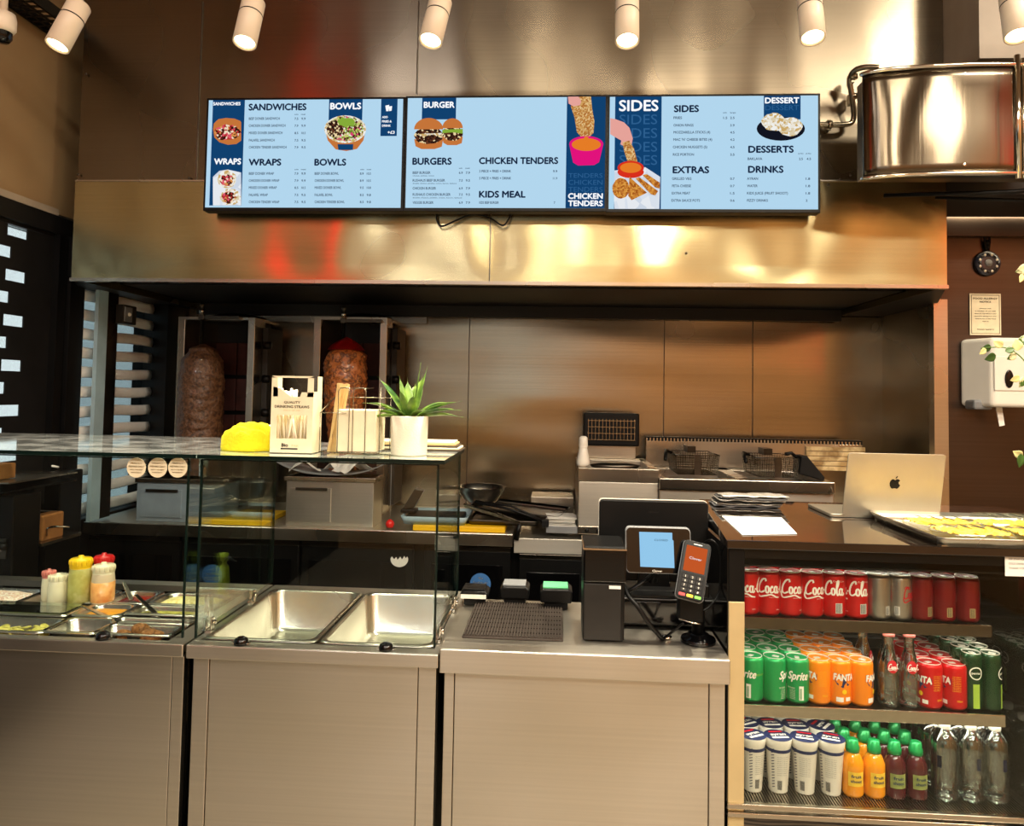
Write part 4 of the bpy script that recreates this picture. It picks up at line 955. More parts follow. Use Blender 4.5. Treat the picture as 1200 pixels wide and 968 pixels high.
for i in range(16):
    x = mid+.05+rn.random()*.22; y = 2.03+rn.random()*.10; s = .008+rn.random()*.007
    zz = ZT-.12+.004
    if lp0 is None:
        m = MB().grid(lambda u, v: ((u-.5)*.02, (v-.5)*.014, .004*noise.noise(Vector((u*5, v*5, 1)))+.003*math.sin(u*6)), 6, 4)
        lp0 = m.build('lettuce_scrap', 'lettuce', loc=(x, y, zz), solid=.001); o = lp0
    else: o = lp0.copy(); COL.objects.link(o); o.location = (x, y, zz)
    o.rotation_euler = (rn.uniform(-.3, .3), 0, rn.uniform(0, 6)); o.scale = (.7+rn.random(),)*3
    tag(o, 'small yellow green lettuce scrap lying on the bottom of the right large pan', 'lettuce', 'lettuce scraps in the right large pan')
o = MB().box(0, .32, 0, .018, 0, .006).build('divider_bar', 'black_matt', loc=(mid-.02, 2.0, ZT-.05), rz=.0); bpy.data.objects.remove(o)
# salad pans (positions read off the level of the counter top)
def P(px, py): return atz(px, py, ZT)
def panpx(px0, px1, pyf, pyb, dep, lab, xe=None, **k):
    y0 = P((px0+px1)/2, pyf).y; y1 = P((px0+px1)/2, pyb).y; xm = (y0+y1)/2
    x0 = at(px0, 0, y0).x; x1 = at(px1, 0, y0).x if xe is None else xe
    return pan(x0, x1, y0, y1, dep, lab, **k), (x0, x1, y0, y1)
speck('red_sauce', [(120, 22, 12), (150, 34, 18), (96, 16, 10)], 40, .25, .15, coat=.6)
speck('orange_sauce', [(226, 140, 20), (240, 168, 44), (214, 124, 14)], 30, .3, .15, coat=.6)
speck('slaw', [(230, 214, 190), (214, 170, 150), (246, 240, 226), (190, 120, 110)], 70, .6, .8)
speck('sweetcorn', [(236, 214, 120), (248, 236, 170), (220, 190, 80)], 80, .5, .6)
speck('jalapeno', [(88, 98, 34), (130, 130, 56), (70, 80, 30)], 60, .4, .5, coat=.3)
speck('falafel', [(104, 62, 24), (150, 98, 44), (74, 44, 16)], 60, .7, .9)
speck('pickle', [(160, 150, 50), (206, 196, 96), (128, 122, 36)], 50, .4, .3, coat=.4)
def fill(ext, dz, m_, name, lab, mound=.008, cat='food'):
    x0, x1, y0, y1 = ext; w = x1-x0-.05; d = y1-y0-.05
    def f(u, v):
        a = 2*PI*u; k = v; ro = rrect(w, d, min(w, d)*.25, 8); p = ro[round(u*36) % 36]
        return (p[0]*k, p[1]*k, dz+mound*(1-k*k)+.004*noise.noise(Vector((p[0]*k*40, p[1]*k*40, dz)))*(1 if m_ not in ('red_sauce', 'orange_sauce') else .3))
    o = MB().grid(f, 36, 12).build(name, m_, loc=((x0+x1)/2, (y0+y1)/2, ZT)); o['kind'] = 'stuff'; tag(o, lab, cat); return o
XE = xl1-.062
_, e = panpx(-46, 42, 712, 690, .06, 'steel pan of shredded salad in the back row of the salad counter'); fill(e, -.004, 'slaw', 'shredded_salad', 'heap of pale pink and white shredded salad in the back left pan', .022, 'salad')
_, e = panpx(46, 96, 711, 692, .07, 'steel pan behind the sauce bottles in the back row of the salad counter'); 
_, e = panpx(99, 144, 709, 693, .07, 'dark sauce pan right of the sauce bottles in the back row'); fill(e, -.012, 'jalapeno', 'dark_relish', 'dark green relish in the pan behind the orange topped bottle', .004)
_, e = panpx(147, 195, 710, 694, .06, 'steel pan of red sauce in the back row of the salad counter'); fill(e, -.005, 'red_sauce', 'red_sauce', 'dark red sauce in the back row pan', .002, 'sauce')
_, e = panpx(198, 216, 711, 696, .06, 'steel pan of sweetcorn at the right end of the back row', xe=XE); fill(e, -.002, 'sweetcorn', 'sweetcorn', 'pale yellow sweetcorn at the right end of the back row', .012)
ptr = (-40, 106, 722, 709)
_, e = panpx(-12, 108, 723, 710, .07, 'long steel pan under a half open clear lid in the middle row'); fill(e, -.014, 'jalapeno', 'green_peppers', 'dark green chopped peppers in the long pan of the middle row', .004)
_, e = panpx(111, 168, 725, 709, .06, 'steel pan of orange sauce in the middle row of the salad counter'); fill(e, -.004, 'orange_sauce', 'orange_sauce', 'bright orange sauce in the middle row pan', .002, 'sauce')
_, e = panpx(172, 214, 723, 711, .06, 'steel pan of green olives at the right of the middle row', xe=XE); fill(e, -.006, 'pickle', 'chopped_olives', 'pale green chopped pickle in the right pan of the middle row', .004)
_, ep = panpx(-40, 82, 743, 725, .05, 'long steel pan of pickle slices in the front row of the salad counter')
_, e = panpx(78, 144, 745, 726, .06, 'empty steel pan in the front row between the pickle slices and the falafel')
_, e2 = panpx(158, 212, 733, 726, .06, 'small empty pan behind the falafel pan', xe=XE)
_, ef = panpx(137, 206, 747, 734, .05, 'small steel pan holding the brown falafel balls', xe=XE)
ps0 = None
k = 0
for i, px in enumerate((0, 8, 14, 21, 29, 37, 43, 51, 52, 45, 30, 17, 5)):
    if i < 8: p = P(px, 738+(i % 3)*1.2); z = ZT-.006
    else: p = P(px, 732); z = ZT-.012
    if ps0 is None:
        o = MB().lathe([(0, 0), (.014, 0), (.016, .003), (.014, .006), (0, .005)], seg=18).build('pickle_slice', 'pickle'); ps0 = o
    else: o = ps0.copy(); COL.objects.link(o)
    o.location = (p.x, p.y-.0, z); o.rotation_euler = (.5+.3*math.sin(i), .2*math.cos(i*2), i)
    tag(o, 'round green pickle slice, %s from left, %s of the pickle pan' % (ORD[i if i < 8 else i-8], 'front heap' if i < 8 else 'back row'), 'pickle'); k += 1
for i, (px, py, s, lb) in enumerate(((145, 739, 1.0, 'left falafel ball, leaning on the edge of its small pan'), (165, 735, 1.2, 'middle falafel ball, the highest of the pile'), (176, 741, 1.25, 'right falafel ball, large and round at the front'), (184, 741, .95, 'darkest falafel ball at the right end of the pile'))):
    p = P(px, py+3); o = MB().ball((0, 0, 0), .019*s, 20, 14, (1.15, .9, .85), .12).build('falafel_ball', 'falafel', loc=(p.x, p.y, ZT-.006+.004*(i == 1)+.001*i)); tag(o, lb, 'falafel')
lid = MB().prism([(x, y, 0) for x, y in rrect(.36, .10, .012)], (0, 0, .002)).build('pan_lid', 'clear_plastic', loc=(at(45, 0, 2.14).x, P(45, 716).y, ZT+.010)); tag(lid, 'clear flat lid lying over the long pan of the middle row', 'lid')
def spoon(pa, pb, za, zb, lab):
    a = atz(pa[0], pa[1], za); b_ = atz(pb[0], pb[1], zb); t = thing('serving_spoon', lab, 'spoon', a); v = b_-a
    s = Vector((v.y, -v.x, 0)).normalized()*.006
    MB().prism([-s*1.4, s*1.4, v+s, v-s], (0, 0, .004)).build('handle', 'trim_steel', t, bevel=.0015)
    MB().ball(v*0-v.normalized()*.01, .016, 10, 6, (1.3, 1, .4)).build('spoon_bowl', 'trim_steel', t)
spoon((154, 704), (145, 683), ZT-.0, ZT+.05, 'steel spoon handle standing up in the red sauce pan')
spoon((182, 720), (159, 698), ZT+.0, ZT+.03, 'long steel spoon laid from the orange sauce toward the red sauce')
spoon((124, 723), (97, 711), ZT+.0, ZT+.018, 'steel spoon resting in the orange sauce pan with its handle to the left')
# sauce bottles
def sauce(px, pyb, pyt, wpx, body, cap, lab, Y=None, level=None):
    p = P(px, pyb); t = thing('sauce_bottle', lab, 'sauce bottle', (p.x, p.y, ZT+.003)); h = (at(px, pyt, p.y).z-ZT)*.985
    r = wpx/2*p.y/FP
    hb = h*.76
    MB().lathe([(0, 0), (r*.92, 0), (r, .004), (r, hb*.62), (r*.97, hb*.8), (r*.93, hb*.92), (r*.86, hb), (r*.8, hb)], seg=28).build('body', body, t)
    m = MB().lathe([(r*.90, hb-.004), (r*.94, hb), (r*.93, h*.90), (r*.86, h*.94), (r*.25, h*.95), (r*.22, h), (0, h)], seg=28)
    for k in range(14): a = 2*PI*k/14; m.ball((r*.93*math.cos(a), r*.93*math.sin(a), h*.86), .003, 6, 4, (1, 1, 3))
    m.build('cap', cap, t)
    if level:
        MB().lathe([(r*1.01, 0.006), (r*1.012, hb*level), (r*.99, hb*level)], seg=28, cap=False).build('sauce_fill', level and body+'_fill', t)
speck('mayo', [(236, 228, 200), (226, 214, 180)], 20, .35, .05, coat=.2)
speck('garlic', [(206, 204, 120), (190, 184, 96), (224, 216, 150)], 26, .35, .05, coat=.2)
speck('chilli', [(214, 140, 70), (230, 168, 100), (196, 110, 50)], 26, .35, .05, coat=.2); M['chilli_fill'] = M['orange_sauce']
plain('frost', (226, 206, 176), .4, coat=.2, vary=.05); M['frost_fill'] = M['chilli']
plain('pink_cap', (206, 120, 110), .4, vary=.1)
plain('ketchup', (170, 24, 20), .3, vary=.08, coat=.3)
sauce(56, 705, 667, 15, 'mayo', 'pink_cap', 'leftmost sauce bottle, white with a pale red cap')
sauce(67, 707, 672, 22, 'mayo', 'mayo', 'short white sauce bottle with a cream cap')
sauce(120, 702, 648, 23, 'ketchup', 'red_plastic', 'tallest sauce bottle with a bright red cap, behind the orange one')
sauce(93, 706, 651, 26, 'garlic', 'yellow_plastic', 'tall pale green sauce bottle with a yellow cap')
sauce(120, 707, 659, 26, 'frost', 'mayo', 'orange sauce bottle with a white cap, in front of the red capped one', level=.7)
# black clamp knobs
for px, py, lb in ((120, 743, 'black round glass clamp knob on the left counter unit'), (282, 751, 'left black clamp knob at the foot of the middle glass'), (452, 757, 'right black clamp knob at the foot of the middle glass')):
    p = at(px, py+4, 1.945); t = thing('clamp_knob', lb, 'knob', (p.x, 1.948, ZT+.0015))
    MB().lathe([(.0, .0), (.018, .0), (.019, .006), (.016, .014), (.008, .019), (0, .020)], seg=20).build('knob', 'black_gloss', t); MB().box(-.022, .022, -.004, .010, .0, .004).build('foot_clip', 'chrome', t)
# ---------------- glass case
ZG = 1.383
def glassbox(name, lab, x0, x1, y0, y1, z0, z1, mt='glass', edge=()):
    t = thing(name, lab, 'glass panel', (x0, y0, z0)); MB().box(0, x1-x0, 0, y1-y0, 0, z1-z0).build('pane', mt, t)
    for e in edge: MB().box(*[e[0]-x0, e[1]-x0, e[2]-y0, e[3]-y0, e[4]-z0, e[5]-z0]).build('polished_edge', 'glass_edge', t)
    return t
g = .006; xs = cx_(235, 540, 1.945)
xgl = cx_(214, 748, 1.95); xg0 = cx_(230, 752, 1.95); xg1 = cx_(509, 764, 1.95); zb_ = ZT+.012
glassbox('front_glass', 'left front glass sheet with three round stickers', -2.0, xgl, 1.945, 1.951, zb_, ZG-.004, edge=[(xgl-.001, xgl+.003, 1.9445, 1.9515, zb_, ZG-.004), (-2.0, xgl, 1.9445, 1.9515, ZG-.006, ZG-.003)])
glassbox('front_glass', 'middle front glass sheet over the two large pans', xg0, xg1, 1.945, 1.951, zb_, ZG-.004, edge=[(xg0-.003, xg0+.002, 1.9445, 1.9515, zb_, ZG-.004), (xg1-.002, xg1+.003, 1.9445, 1.9515, zb_, ZG-.004), (xg0, xg1, 1.9445, 1.9515, ZG-.006, ZG-.003)])
glassbox('side_glass', 'glass side panel between the salad counter and the middle unit', xg0, xg0+g, 1.955, 2.46, ZT+.03, ZG-.004, edge=[(xg0-.0005, xg0+g+.0005, 2.459, 2.462, ZT+.03, ZG-.004)])
glassbox('side_glass', 'glass end panel of the salad counter, left of the middle unit', xgl-g, xgl, 1.955, 2.46, ZT+.03, ZG-.004, edge=[(xgl-g-.0005, xgl+.0005, 2.459, 2.462, ZT+.03, ZG-.004)])
glassbox('side_glass', 'glass side panel at the right end of the middle unit', xg1-g, xg1, 1.955, 2.40, ZT+.03, ZG-.004, edge=[(xg1-g-.0005, xg1+.0005, 2.399, 2.402, ZT+.03, ZG-.004), (xg1-g-.0005, xg1+.0005, 1.955, 2.40, ZT+.029, ZT+.031)])
yb0 = 2.60
xst = at(527, 541, 1.93).x
t = thing('glass_shelf', 'left part of the long glass shelf over the salad counter', 'shelf', (-2.0, 1.925, ZG)); MB().box(0, xs+2.0-.003, 0, yb0-1.925, 0, .010).build('glass_sheet', 'shelf_glass', t); MB().box(0, xs+2.0-.003, -.001, .001, 0, .010).build('front_edge', 'glass_edge', t)
t = thing('glass_shelf', 'right part of the glass shelf carrying the straws, napkins and potted plant', 'shelf', (xs, 1.925, ZG)); w = xg1+.02-xs
MB().prism([(0, 0, 0), (w, 0, 0), (w+.0, .40, 0), (0, .60, 0)], (0, 0, .010)).build('glass_sheet', 'shelf_glass', t); MB().box(0, w, -.001, .001, 0, .010).build('front_edge', 'glass_edge', t)
MB().box(w-.001, w+.001, 0, .40, 0, .010).build('side_edge', 'glass_edge', t)
for (x, y), lb in (((xg0-.016, 1.99), 'front chrome pillar clamp between the two glass fronts under the shelf'), ):
    t = thing('glass_clamp', lb, 'clamp', (x, y, ZG-.055)); MB().lathe([(0, 0), (.011, 0), (.012, .003), (.012, .05), (.007, .052), (.007, .054), (0, .054)], seg=20).build('clamp_body', 'chrome', t)
    t = thing('glass_clamp', 'tall chrome pillar standing on the counter between the two glass fronts', 'clamp', (x, y+.06, ZT+.001)); MB().lathe([(0, 0), (.018, 0), (.018, .004), (.012, .006), (.012, .09), (.014, .092), (.014, .1), (0, .1)], seg=20).build('clamp_body', 'chrome', t)
    
for x, lb in ((xg0+.003, 'left'), (xg1-.003, 'right')):
    for y, l2 in ((2.02, 'front'), (2.30, 'rear')):
        t = thing('rail_clip', '%s chrome clip at the foot of the %s glass side panel, middle unit' % (l2, lb), 'clip', (x, y, ZT+.001)); MB().box(-.010, .010, -.012, .012, 0, .012).box(-.009, -.004, -.010, .010, .012, .045).box(.004, .009, -.010, .010, .012, .045).build('clip_body', 'chrome', t, bevel=.002)
        MB().cyl((.009, 0, .03), (.016, 0, .03), .008).build('screw_knob', 'chrome', t)
for i, (px, lb) in enumerate(((160, 'left of the three round cream stickers on the left glass'), (185, 'middle of the three round cream stickers on the left glass'), (208.5, 'right of the three round cream stickers on the left glass'))):
    wall_disc('round_sticker', lb, 'sticker', at(px, 548, 1.9435), .0262, ('cream_paper', 'wood_light'), (('FRESHLY', .030, .0035, .010), ('PREPARED DAILY', .042, .0045, .001), ('WITH THE BEST', .036, .0032, -.007), ('INGREDIENTS', .028, .003, -.014)))
# jar and green bottle beyond the side glass
p = P(250, 702); t = thing('green_squeeze_bottle', 'small yellow green squeeze bottle behind the left side glass', 'bottle', (p.x+.01, 2.40, ZT+.003))
plain('lime', (190, 206, 50), .35, vary=.08)
MB().lathe([(0, 0), (.017, 0), (.018, .05), (.014, .09), (.008, .095), (.008, .105), (.013, .108), (.013, .13), (0, .134)], seg=20).build('bottle', 'lime', t); MB().cyl((.01, 0, .12), (.04, -.0, .105), .004, .002).build('nozzle', 'grey', t)
# ============================================================ things on the glass shelf
ZS = ZG+.0105
# yellow cloth
pc = at(275, 529, 2.0); s = at(306, 520, 2.03).x-at(245, 520, 2.03).x
def cl(u, v):
    a = 2*PI*u; k = v
    q = Vector((math.cos(a), math.sin(a), 0)); r = s/2*(1+.13*noise.noise(q*2+Vector((3, 0, 0))))
    R0 = r*math.sin(min(1, k*1.0)*PI/2)**.8
    h = .072*max(0, 1-k*k)**.7*(1+.35*noise.noise(q*1.1*k+Vector((4, 8, 2))))+(.026*abs(noise.noise(q*2.2*k+Vector((1, 2, k*2))))+.003*noise.noise(q*6*k))*(1-k**4)
    return (R0*q.x, R0*.62*q.y, max(0.0, h))
o = MB().grid(cl, 72, 28).build('yellow_cloth', 'yellow_cloth', loc=(pc.x, 2.08, ZS+.0005), solid=.001); tag(o, 'crumpled bright yellow cloth on the glass shelf', 'cloth')
# straw box
YX = 2.02; a, c = at(316, 529, YX), at(368, 441, YX); w = c.x-a.x; h = c.z-ZS; d = .075
bx = thing('straw_box', 'cream card dispenser box of drinking straws on the glass shelf', 'straw box', ((a.x+c.x)/2, YX, ZS))
z1, z2, z3, z4 = h*.14, 0, 0, 0
def fp(x0, x1, z0, z1_): return [(x0, 0, z0), (x1, 0, z0), (x1, 0, z1_), (x0, 0, z1_)]
iw = w*.36; wz0, wz1 = h*.19, h*.49
m = MB(); T = (0, .0015, 0)
m.prism(fp(-w/2, w/2, 0, wz0), T).prism(fp(-w/2, -iw, wz0, wz1), T).prism(fp(iw, w/2, wz0, wz1), T).prism(fp(-w/2, w/2, wz1, h*.73), T)
m.prism([(-w/2, 0, h*.73), (-iw*.95, 0, h*.73), (-iw, 0, h*.97), (-w/2, 0, h)], T).prism([(iw*.98, 0, h*.73), (w/2, 0, h*.73), (w/2, 0, h), (iw, 0, h*.97)], T)
m.prism([(-w*.46, 0, h*.73), (-w*.03, 0, h*.73), (-w*.10, 0, h*.76), (-w*.30, 0, h*.84), (-w*.46, 0, h*.86)], T).prism([(w*.18, 0, h*.73), (w*.5, 0, h*.73), (w*.5, 0, h*.79), (w*.22, 0, h*.79)], T)
m.prism(fp(-w/2, w/2, h*.975, h), T)
m.box(-w/2, w/2, d, d+.0015, 0, h*.70).box(-w/2, -w/2+.0015, .0015, d, 0, h).box(w/2-.0015, w/2, .0015, d, 0, h*.8).box(w/2-.0015, w/2, d*.5, d, h*.8, h).box(-w/2, w/2, 0, d, 0, .0015)
m.build('card_box', 'cream_paper', bx)
m = MB()
m.text('QUALITY', lambda x, z: (x, -.0006, z), w=w*.38, h=h*.030, y=h*.645, align='c', bold=.03).text('DRINKING STRAWS', lambda x, z: (x, -.0006, z), w=w*.82, h=h*.036, y=h*.585, align='c', bold=.03)
m.build('title_lettering', 'ink_brown', bx); MB().text('PACK OF 250', lambda x, z: (x, -.0006, z), w=w*.38, h=h*.02, y=h*.545, align='c').text('PAK', lambda x, z: (x, -.0006, z), w=w*.17, h=h*.03, x=w*.02, y=h*.085).build('pale_lettering', 'wood_light', bx)
MB().text('Bio', lambda x, z: (x, -.0006, z), w=w*.15, h=h*.045, x=-w*.22, y=h*.085, bold=.04).box(-w*.24, w*.16, -.0008, -.0004, h*.05, h*.068).build('maker_lettering', 'ink', bx)
plain('straw', (236, 226, 200), .6, vary=.05)
rn = random.Random(3)
for k in range(26):
    x = -w*.40+w*.80*k/25; tl = rn.uniform(-.02, .02)+(x*.0-.012 if k > 12 else .004); zz = h*(.52+.0*rn.random()) if k not in () else 0
    MB().cyl((max(-w*.45, min(w*.45, x+.0)), .012+.05*rn.random(), .004), (max(-w*.45, min(w*.45, x+tl)), .01+.04*rn.random(), h*.60+rn.random()*.01), .0033, seg=8).build('drinking_straw', 'straw', bx)
for k in range(12):
    x = -w*.38+w*.036*k+rn.uniform(-.003, .003)
    MB().cyl((x, .03, h*.5), (x+rn.uniform(-.02, .01), .02+.02*rn.random(), h*(.78+.13*rn.random())), .0033, seg=8).build('drinking_straw', 'straw', bx)
o = MB().prism([(-.05, 0, 0), (.03, 0, 0), (.03, 0, .075), (-.02, 0, .07), (-.05, 0, .05)], (0, .04, 0)).build('white_packet', 'white_paper', loc=(at(316, 500, 2.12).x+.005, 2.115, ZS), bevel=.008); tag(o, 'white packet peeping out behind the left side of the straw box', 'packet')
# napkin holder
YN = 2.02; a, c = at(374, 530, YN), at(446, 455, YN); w = c.x-a.x; h = c.z-ZS; 
nh = thing('napkin_holder', 'open wire napkin caddy on the glass shelf beside the straw box', 'napkin holder', ((a.x+c.x)/2, YN, ZS))
m = MB(); q = .0012
def wr(*p): m.tube([Vector(v) for v in p], q, 6)
D = .13
for y in (0, D): m.tube([(-w/2, y, .006), (w/2, y, .006)], q, 6)
m.tube([(-w/2, 0, h*.62), (w*.0-.01, 0, h*.62)], q, 6); m.tube([(-w/2, D, h*.85), (w/2, D, h*.85)], q, 6)
for y in (0, D): m.tube([(-w/2, 0, .006), (-w/2, D, .006)], q, 6)
m.tube([(-w/2, 0, h*.62), (-w/2, 0, .006)], q, 6).tube([(-w/2, D, h*.85), (-w/2, D, .006)], q, 6).tube([(w/2, D, h), (w/2, D, .006)], q, 6).tube([(w/2, 0, h), (w/2, 0, .006), (w/2, D, .006)], q, 6)
m.tube([(-w/2, 0, h*.62), (-w/2, D, h*.85)], q, 6).tube([(w/2, 0, h), (w/2, D, h)], q, 6)
m.build('wire_frame', 'wire', nh)
for x0, x1 in ((-w*.20, w*.0-.002), (w*.05, w*.26)):
    pts = [(x0, -.001, .004), (x0, -.001, h*.95), (x0+.006, -.001, h), (x1-.006, -.001, h), (x1, -.001, h*.95), (x1, -.001, .004)]
    MB().tube(spline(pts, 1), q*1.1, 6).tube([(x0+.004, 0, h*.99), (x0+.004, D*.7, h), (x1-.004, D*.7, h), (x1-.004, 0, h*.99)], q*1.1, 6).build('front_loop', 'wire', nh)
np_ = thing('napkin_stack', 'thick stack of cream paper napkins in the wire caddy', 'napkins', (nh.location.x+w*.10, YN+.006, ZS+.008))
for k in range(22):
    yy = k*.0048; wj = w*.33+.004*noise.noise(Vector((k*.9, 1, 0)))
    MB().box(-wj, wj, yy, yy+.0042, 0, h*.62+.004*noise.noise(Vector((k*.7, 0, 0)))).build('napkin', 'cream_paper', np_, bevel=.001)
st0 = None
for k in range(12):
    x = nh.location.x-w*.36+rn.uniform(-.012, .012); y = YN+.03+.06*rn.random(); tx = rn.uniform(.004, .03)
    if st0 is None: st0 = MB().box(-.003, .003, -.0008, .0008, 0, h*1.06).build('wooden_stirrer', 'wood_light'); o = st0
    else: o = st0.copy(); COL.objects.link(o)
    o.location = (x, y, ZS+.002); o.rotation_euler = (rn.uniform(-.1, .1), math.atan2(tx, h), rn.uniform(-.4, .4))
    tag(o, 'thin wooden stirrer in the bundle at the left of the napkin caddy', 'stirrer', 'wooden stirrers in the napkin caddy')
# potted plant
YPp = 2.06; p = at(479, 533, YPp); r = (at(501, 500, YPp-.02).x-at(457, 500, YPp-.02).x)/2; h = at(479, 488, YPp-r).z-ZS
pp_ = thing('potted_plant', 'small green rosette plant in a white pot on the right end of the glass shelf', 'potted plant', (p.x, YPp, ZS))
MB().lathe([(0, 0), (r*.93, 0), (r*.955, .003), (r, h-.002), (r*.98, h), (r*.93, h), (r*.92, h-.012), (0, h-.012)], seg=40).build('pot', 'pot_white', pp_)
MB().lathe([(0, h-.008), (r*.92, h-.011)], seg=24, cap=False).build('soil', 'near_black', pp_)
def leaf(root, name, base, az, L, rise, droop, wd, m_='leaf', tw=0):
    ca, sa = math.cos(az), math.sin(az); m = MB()
    def f(u, v):
        t = v; x = L*t; z = rise*t-droop*t*t; ww = wd*math.sin(min(1, t*1.02+.12)*PI)**.75*(1 if t > .15 else .75)
        s = (u-.5)*2; zz = z+.25*ww*s*s
        return (base[0]+ca*x-sa*s*ww/2, base[1]+sa*x+ca*s*ww/2, base[2]+zz)
    m.grid(f, 4, 14); return m.build(name, m_, root, solid=.0012)
mt, tt_, bb_ = nt('plant_leaf')
tc = N(tt_, 'ShaderNodeTexCoord'); nn_ = N(tt_, 'ShaderNodeTexNoise'); nn_.inputs['Scale'].default_value = 25
rr = N(tt_, 'ShaderNodeValToRGB'); rr.color_ramp.elements[0].color = srgb(36, 74, 20); rr.color_ramp.elements[1].color = srgb(118, 150, 56); rr.color_ramp.elements[0].position = .35; rr.color_ramp.elements[1].position = .65
tt_.links.new(tc.outputs['Object'], nn_.inputs['Vector']); tt_.links.new(nn_.outputs['Fac'], rr.inputs['Fac']); tt_.links.new(rr.outputs['Color'], bb_.inputs['Base Color']); bb_.inputs['Roughness'].default_value = .35
for i, (az, L, ri, dr, wd) in enumerate(((180, .125, .09, .045, .034), (172, .13, .06, .045, .034), (192, .12, .035, .035, .034), (160, .10, .14, .02, .034), (2, .135, .085, .03, .034), (-8, .14, .07, .04, .034), (8, .14, .045, .035, .034), (20, .11, .10, .05, .032),
                                         (90, .07, .11, .0, .034), (70, .06, .13, .0, .034), (110, .05, .12, .0, .03), (250, .05, .10, .01, .024), (290, .055, .085, .01, .026), (230, .08, .06, .03, .024), (310, .085, .06, .03, .024), (45, .05, .155, .0, .018), (0, .02, .16, .0, .018), (140, .045, .13, .0, .022))):
    a = math.radians(az); leaf(pp_, 'leaf', (.008*math.cos(a), .008*math.sin(a), h-.012), a, L, ri, dr, wd, 'plant_leaf')
a, c = at(448, 525, 2.27), at(543, 520, 2.27)
fo = thing('paper_folder', 'flat folded papers and cards lying behind the white plant pot', 'papers', (a.x, 2.20, ZS))
for k, m_ in enumerate(('ink_brown', 'cream_paper', 'ink_brown', 'wood_light', 'cream_paper')):
    MB().box(0, c.x-a.x-.005*k, 0, .12, k*.0055, k*.0055+.005).build('folded_sheet', m_, fo, rz=.01*k, bevel=.001)
# ============================================================ till corner
ZR = .9155
def Q(px, py, z=ZR): return atz(px, py, z)
p = Q(601, 750); pb = Q(606, 710)
x0, x1 = Q(541, 749).x, Q(660, 751).x; y0, y1 = Q(600, 750).y+.0, Q(600, 709).y
mt_ = thing('ribbed_mat', 'dark brown ribbed rubber mat on the till counter', 'mat', ((x0+x1)/2, y0, ZR))
w = x1-x0; plain('mat_rubber', (48, 40, 34), .6, vary=.1)
MB().box(-w/2, w/2, 0, y1-y0, 0, .005).build('base', 'mat_rubber', mt_, bevel=.001)
m = MB()
for k in range(34): x = -w/2+.005+(w-.01)*k/33; m.box(x-.002, x+.002, .003, y1-y0-.003, .005, .010)
for k in range(9): y = .004+(y1-y0-.008)*k/8; m.box(-w/2+.003, w/2-.003, y-.0012, y+.0012, .005, .008)
m.build('ribs', 'mat_rubber', mt_)
for (xa, xb, ya_, yb_, top, lb) in ((539, 572, 712, 690, 'black', 'left black card holder beside the end glass with a pale front label'), (586, 620, 712, 685, 'grey', 'middle black card holder with a grey top'), (633, 670, 717, 688, 'mint', 'right black card holder with a pale green top')):
    if 'mint' not in M: plain('mint', (92, 178, 124), .5)
    ya2 = Q((xa+xb)/2, ya_-5, ZR+.01).y; a = at(xa, ya_-5, ya2); c = at(xb, yb_, ya2+.02); w = c.x-a.x; h = c.z-ZR
    t = thing('card_holder', lb, 'card holder', ((a.x+c.x)/2, ya2, ZR))
    h = max(h, .05)
    MB().prism([(-w/2, 0, .022), (w/2, 0, .022), (w/2+.002, 0, h-.012), (w/2-.008, 0, h-.004), (-w/2+.008, 0, h-.004), (-w/2-.002, 0, h-.012)], (0, .085, 0)).build('body', 'black', t, bevel=.005, seg=3)
    MB().box(-w*.38, w*.38, .012, .075, 0, .022).build('base', 'black_matt', t, bevel=.004)
    MB().box(-w*.42, w*.38, .008, .078, h-.004, h+.001).build('top_card', top, t, bevel=.001)
    if top == 'black': MB().box(-w*.48, w*.45, -.002, 0, .024, .036).build('pale_label', 'white_plastic', t)
# receipt printer
x0, x1 = at(683, 700, 2.06).x, at(731, 700, 2.06).x; w = x1-x0
yp = Q(705, 752).y; zt = at(705, 641, yp).z-ZR; zm = at(705, 684, yp).z-ZR
t = thing('receipt_printer', 'tall black box receipt printer with a ribbed dark front on the till counter', 'receipt printer', ((x0+x1)/2, yp, ZR))
MB().box(-w/2, w/2, .004, .17, 0, zt).build('casing', 'black', t, bevel=.005)
MB().box(-w/2+.002, w/2-.010, -.002, .004, .004, zm).build('front_cover', 'dark_grey', t, bevel=.002)
MB().box(-w/2, w/2+.003, -.006, .004, zm+.004, zt-.004).build('head_cover', 'black_gloss', t, bevel=.004)
MB().box(-w/2-.002, w/2+.004, -.008, .17, zt-.007, zt-.003).build('silver_trim', 'chrome', t); MB().box(w*.12, w*.40, -.004, -.002, zm-.012, zm-.004).build('paper_slot_tag', 'white_paper', t)
# steel strips beside the printer
# black drawer / base unit behind
a, c = at(728, 750, 2.12), at(842, 703, 2.12); t = thing('cash_drawer', 'wide black cash drawer box behind the card terminal', 'cash drawer', ((a.x+c.x)/2, 2.16, ZR)); w = c.x-a.x; h = at(780, 700, 2.16).z-ZR
MB().box(-w/2, w/2, 0, .235, .008, h).build('housing', 'black', t, bevel=.004); MB().box(-w/2+.006, w/2-.006, -.006, 0, .014, h*.86).build('drawer_front', 'black_gloss', t, bevel=.002); MB().box(-w/2, w/2, -.003, .001, h*.92, h*.95).build('pale_line', 'grey', t)
ft = MB(); 
for sx in (-1, 1): MB().cyl((sx*w*.44, .03, 0), (sx*w*.44, .03, .008), .012).build('foot', 'black_matt', t)
zdr = ZR+h
